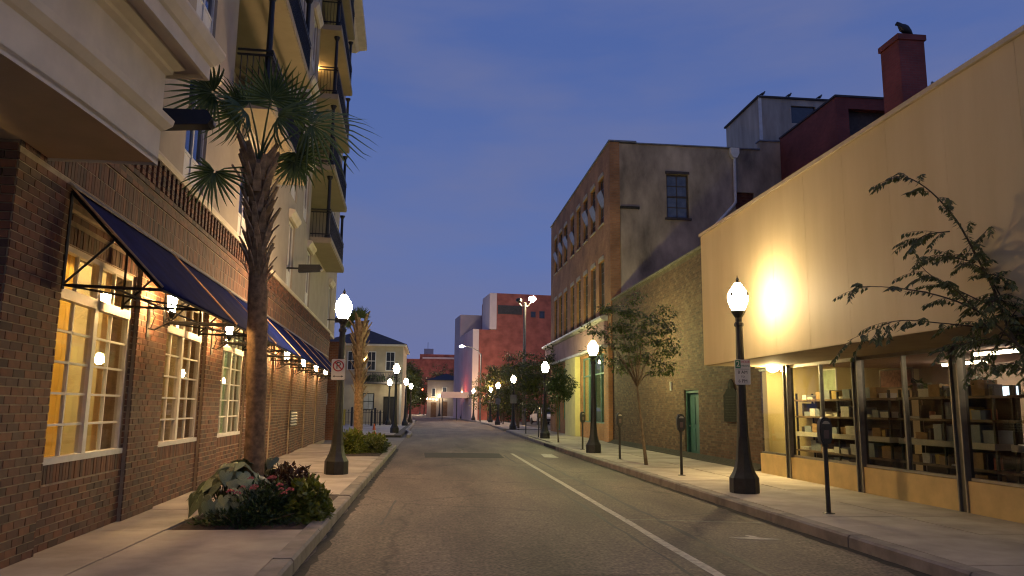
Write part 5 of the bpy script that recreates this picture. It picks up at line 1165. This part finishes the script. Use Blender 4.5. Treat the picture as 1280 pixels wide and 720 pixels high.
for k, (x, y, h, m_, l) in enumerate(((-6.75, 62.5, 1.32, mat('yellow_bollard', (.55, .38, .03), .6, 6, .2), 'yellow post left of the trimmed palm'), (-6.0, 61, 1.5, lampm, 'black post just left of the trimmed palm'), (-4.55, 62, 1.25, lampm, 'black post right of the palm, left one of three'), (-4.25, 61.5, 1.45, lampm, 'taller black post right of the palm, middle one of three'), (-4.0, 64, 1.2, lampm, 'black post right of the palm, right one of three'))):
    q = MB(); q.lathe([(.085, 0), (.085, h - .08), (.07, h - .02), (.02, h)], 10, (0, 0, .12)); o = q.build('bollard', m_); o.location = (x, y, 0); tag(o, l, 'bollard', 'posts before the cream house')
t = root('iron_fence', 'low black iron fence with finials before the cream house', 'fence', (-6, 65.5, .1)); x = -8.4; pd_ = None
while x < -3.7:
    if pd_ is None: q = MB(); q.lathe([(.018, 0), (.018, 1.15), (.045, 1.2), (.005, 1.34)], 6); o = q.build('picket', black, t); pd_ = o.data
    else: o = inst(pd_, 'picket', t, (0, 0, 0))
    o.location = (x + 6, 0, 0); x += .24
for z in (.25, 1.05): q = MB(); q.box(-2.45, 2.35, -.015, .015, z, z + .03); q.build('rail', black, t)
t = root('traffic_cone', 'orange traffic cone on the pavement beyond the second flower bed', 'traffic cone', (-2.88, 41.3, .02)); q = MB(); q.lathe([(.15, .04), (.135, .14), (.03, .72), (.0, .73)], 12); q.build('cone', mat('cone_orange', (.55, .10, .03), .6, 5, .15), t); q = MB(); q.box(-.19, .19, -.19, .19, 0, .04); q.build('base', mat('cone_base', (.35, .06, .02), .7, 5, .2), t); q = MB(); q.lathe([(.112, .28), (.084, .42)], 12); q.build('stripe', mat('cone_white', (.6, .56, .5), .6, 5, .1), t)

# big stepped building, turned a little as the street bends
BIG = thing('stepped_building', 'large stepped red and pale pink building closing the right side of the street', 'building', (5.4, 100, 0), .102)
def BB(name, m_, *bx, **k):
    mb = MB()
    for b in bx: mb.box(*b)
    return mb.build(name, m_, BIG, **k)
pk2 = mat('pale_pink_panel', (.70, .55, .50), .9, .5, .1)
BB('pale_wing', pinkw, (.0, .82, 0, 12, 0, 12.0)); BB('pale_corner_strip', pk2, (.0, .80, -.12, -.003, 0, 11.95))
BB('pale_block', pinkw, (.004, 4.2, 12.01, 18, 0, 15.3)); BB('pale_tower', pk2, (2.25, 3.15, .0, 6, 12.02, 16.9)); BB('pale_panel', pk2, (2.22, 3.14, -.06, -.003, 12.05, 16.88))
BB('red_front', brickX, (.83, 3.15, 0, 11.9, 0, 11.95)); BB('red_tower', brickX, (3.16, 16, 0, 11.9, 0, 16.9))
lv = BB('louvre_band', mat('dark_louvre', (.06, .055, .055), .7, 5, .3), (3.3, 6.6, -.05, -.003, 14.1, 15.3))
for j in range(5): q = MB(); q.box(3.3, 6.6, -.10, -.051, 14.2 + .22 * j, 14.28 + .22 * j); q.build('slat', MATS['dark_louvre'], lv)
for a, b, c, d in ((9.0, 9.75, 13.7, 14.7), (7.8, 8.5, 13.8, 14.6)):
    w = BB('window', MATS['dark_louvre'], (a, b, -.04, -.003, c, d)); q = MB(); q.box(a + .07, b - .07, -.055, -.041, c + .07, d - .07); q.build('pane', darkgl, w)
CN = thing('shop_canopy', 'low pinkish canopy lit red along the foot of the pale wall', 'canopy', (3.3, 104, 0), .05); q = MB(); q.box(-1.9, 2.4, -1.6, 1.5, 2.95, 3.3); q.build('roof', pinkw, CN); q = MB(); q.box(-1.9, 2.4, -1.62, -1.5, 3.303, 3.75); q.build('added_parapet', pinkw, CN)  # front lip of the canopy is added to hide the neon tube
for x in (-1.7, .2, 2.2): q = MB(); q.lathe([(.06, 0), (.06, 2.94)], 8, (x, -1.4, 0)); q.build('post', lampm, CN)
q = MB(); q.tube([(-1.0, 1.25, 3.42), (2.3, 1.25, 3.42)], .07, 8); tag(q.build('neon_tube', emit('neon_red', (1, .13, .06), 22)), 'red neon tube glowing at the foot of the pale wall above the canopy', 'neon light'); bpy.data.objects['neon_tube'].location = (3.3, 104, 0); bpy.data.objects['neon_tube'].rotation_euler = (0, 0, .05)
FR = root('far_red_building', 'long low red brick building closing the far end of the street', 'building', (0, 205, 0))
B('wall', brickX, FR, (-6.6, 14, 200, 220, 0, 14.2)); B('upper_wall', brickX, FR, (-2.9, 14, 200.5, 219, 14.203, 15.5)); B('parapet_band', pk2, FR, (-2.2, 14, 200.2, 200.49, 14.3, 14.75))
B('roof_plant', pinkw, FR, (-1.9, .6, 204, 208, 15.503, 17.2)); q = MB(); q.tube([(-.9, 205, 17.2), (-.9, 205, 19)], .06, 6); wp(q.build('mast', black), FR)
WH = root('white_house', 'small pale house with a dark roof at the far bend of the street', 'house', (1.8, 145, 0))
hw = mat('far_house_wall', (.34, .29, .25), .9, 1, .15)
mb = MB(); holes_wall(mb, -.5, 6, 0, 6.6, [(2.2, 3.0, 3.6, 5.4), (.3, 1.0, 3.6, 5.2), (.2, 1.2, -.1, 2.6), (2.2, 3.2, -.1, 2.8)], lambda b, u0, u1, z0, z1: b.box(u0, u1, 140, 140.3, z0, z1)); mb.box(-.5, -.2, 140.3, 152, 0, 6.6); mb.box(5.7, 6, 140.3, 152, 0, 6.6); wp(mb.build('wall', hw), WH)
mb = MB(); A = [(-.8, 139.6, 6.62), (6.3, 139.6, 6.62), (6.3, 152.4, 6.62), (-.8, 152.4, 6.62)]; P_ = [(2.9, 143.5, 8.0), (2.9, 149, 8.0)]; mb.quad(*A[::-1]); mb.tri(A[0], A[1], P_[0]); mb.quad(A[1], A[2], P_[1], P_[0]); mb.tri(A[2], A[3], P_[1]); mb.quad(A[3], A[0], P_[0], P_[1]); wp(mb.build('roof', slate), WH)
for a, b, c, d in ((2.2, 3.0, 3.6, 5.4), (.3, 1.0, 3.6, 5.2)): w = B('window', whitef, WH, (a, a + .08, 139.95, 140.1, c, d), (b - .08, b, 139.95, 140.1, c, d), (a + .08, b - .08, 139.95, 140.1, d - .08, d), (a + .08, b - .08, 139.95, 140.1, c, c + .08)); q = MB(); q.box(a + .08, b - .08, 140.0, 140.02, c + .08, d - .08); sub(q.build('pane', darkgl, w), w)
for a, b, h_ in ((.2, 1.2, 2.6), (2.2, 3.2, 2.8)): B('door', mat('far_door_paint', (.14, .075, .04), .6, 4, .3), WH, (a, b, 140.15, 140.2, 0, h_))
# tall floodlight pole, curved arm lamp, traffic signal, hedge, parked car
t = root('floodlight_pole', 'very tall pole with a glaring floodlight beside the red building', 'light pole', (9.2, 75, 0)); q = MB(); q.lathe([(.19, 0), (.13, 12.0), (.16, 12.1), (.02, 12.2)], 10, (9.2, 75, 0)); wp(q.build('pole', mat('grey_pole', (.16, .15, .13), .5, 5, .2, metal=.5)), t)
q = MB(); q.tube([(8.7, 74.95, 12.0), (8.9, 74.95, 11.75), (9.2, 74.95, 11.9), (9.5, 74.95, 11.75), (9.85, 74.95, 12.2)], .04, 6); wp(q.build('bracket', alu), t)
q = MB(); q.lathe([(.06, -.25), (.32, -.1), (.34, .12), (.2, .25)], 12, (9.95, 74.8, 12.5)); wp(q.build('lit_head', emit('flood_glow', (1, .80, .50), 320), smooth=True), t); q = MB(); q.lathe([(.06, -.25), (.3, -.1), (.3, .15), (.1, .25)], 10, (8.6, 74.9, 12.35)); wp(q.build('dark_head', lampm), t)
t = root('cobra_lamp', 'curved arm street light hanging over the street before the pale wall', 'street light', (5.75, 88, 0)); q = MB(); q.lathe([(.12, 0), (.08, 7.9)], 8, (5.75, 88, 0)); wp(q.build('pole', MATS['grey_pole']), t); q = MB(); q.tube([(5.75, 88, 7.7), (5.4, 88, 8.2), (4.6, 88, 8.6), (3.75, 88, 8.72)], [.06, .05, .045, .04], 6); wp(q.build('arm', MATS['grey_pole']), t)
q = MB(); q.lathe([(.02, -.16), (.22, -.12), (.25, 0), (.12, .10)], 10, (3.5, 88, 8.7)); wp(q.build('lit_head', emit('cobra_glow', (1, .90, .78), 650), smooth=True), t)
t = root('traffic_light', 'red traffic light hanging over the far street', 'traffic light', (-1.55, 150, 4.4)); B('housing', signk, t, (-1.80, -1.3, 150, 150.3, 4.2, 5.5)); B('mast_arm', lampm, t, (-8, -1.81, 150.1, 150.2, 5.1, 5.2), (-8.1, -8, 150.1, 150.25, 0, 5.3))
for z, nm, m_ in ((5.15, 'red_lens', emit('signal_red', (1, .05, .02), 30)), (4.78, 'amber_lens', signk), (4.42, 'green_lens', signg)): q = MB(); q.prism([(-1.55 + .19 * math.cos(a), z + .19 * math.sin(a)) for a in [math.pi * j / 6 for j in range(12)]], 149.93, 149.99); wp(q.build(nm, m_), t)
r = random.Random(77); t = thing('hedge', 'dark green hedge along the far side of the car park', 'hedge', (10, 96.5, 0)); mb = MB()
for _ in range(4200): p = Vector((r.uniform(-2.6, 9), r.uniform(-.6, .6), 2.2 * r.random() ** .6)); mb.leaf(p, rv(r) + Vector((0, -.5, .2)), Vector((0, -.6, 1)) + rv(r) * .4, r.uniform(.2, .4), .17)
mb.build('foliage', leafd, t)
def car():
    t = thing('parked_car', 'pale sport utility car parked in the lot beyond the brick building', 'car', (12.0, 80.6, .01), R(6))
    body = mat('car_paint', (.74, .70, .66), .25, 2, .06, spec=.7); W2 = .92
    q = MB(); side = [(-2.3, .38), (2.25, .38), (2.35, .6), (2.28, .95), (1.35, 1.06), (-2.25, 1.06), (-2.38, .85), (-2.38, .5)]     # along y: rear at -2.3
    q.prism([(a, b) for a, b in side], -W2, W2, 'x'); q.build('body', body, t)
    q = MB(); roof = [(-2.22, 1.062), (1.30, 1.062), (.55, 1.66), (.2, 1.76), (-1.75, 1.76), (-2.0, 1.68)]; n0 = len(q.v); q.prism(roof, -W2, W2, 'x')
    q.v = [(v[0] * (1 - .16 * max(0, (v[2] - 1.06) / .7)), v[1], v[2]) for v in q.v]; q.build('cabin', body, t)
    q = MB(); q.quad((-.76, -2.20, 1.12), (.76, -2.20, 1.12), (.68, -2.045, 1.60), (-.68, -2.045, 1.60)); q.build('rear_window', darkgl, t)
    for s in (-1, 1):
        q = MB(); q.quad((s * .925, -1.95, 1.14), (s * .925, .95, 1.14), (s * .835, .42, 1.62), (s * .835, -1.75, 1.62)); q.build('side_window', darkgl, t)
        q = MB(); q.box(s * .70 - .13, s * .70 + .13, -2.42, -2.30, .78, 1.10); q.build('tail_light', mat('tail_red', (.45, .03, .02), .3, 6, .2), t)
        for y in (-1.45, 1.45):
            q = MB(); q.prism([(y + .36 * math.cos(a), .36 + .36 * math.sin(a)) for a in [math.pi * j / 9 for j in range(18)]], s * W2 - .12, s * W2 + .02, 'x'); w = q.build('wheel', signk, t)
            q = MB(); q.prism([(y + .22 * math.cos(a), .36 + .22 * math.sin(a)) for a in [math.pi * j / 6 for j in range(12)]], s * (W2 + .025) - .003, s * (W2 + .025) + .003, 'x'); q.build('rim', alu, w)
    q = MB(); q.box(-.9, .9, -2.48, -2.3, .42, .64); q.build('bumper', signk, t)
    q = MB(); q.box(-.26, .26, -2.40, -2.385, .74, .88); q.build('number_plate', signw, t)
car()

# small warm bulbs and lit fronts at the far bend
for k, (x, y, z) in enumerate(((-.5, 141, 3.3), (.05, 141, 3.35), (.6, 141, 3.3), (1.2, 141, 3.25))):
    q = MB(); q.lathe([(.03, -.1), (.11, -.03), (.11, .05), (.03, .12)], 8); o = q.build('festoon_bulb', emit('festoon_glow', (1, .70, .36), 22), smooth=True); o.location = (x, 139.3, z - .15)
    tag(o, ['first', 'second', 'third', 'fourth'][k] + ' from the left of four small warm bulbs before the far white house', 'bulb', 'bulbs before the white house')
    q = MB(); q.tube([(0, 0, .12), (0, .62, .25)], .015, 4); q.build('bracket', black, o)
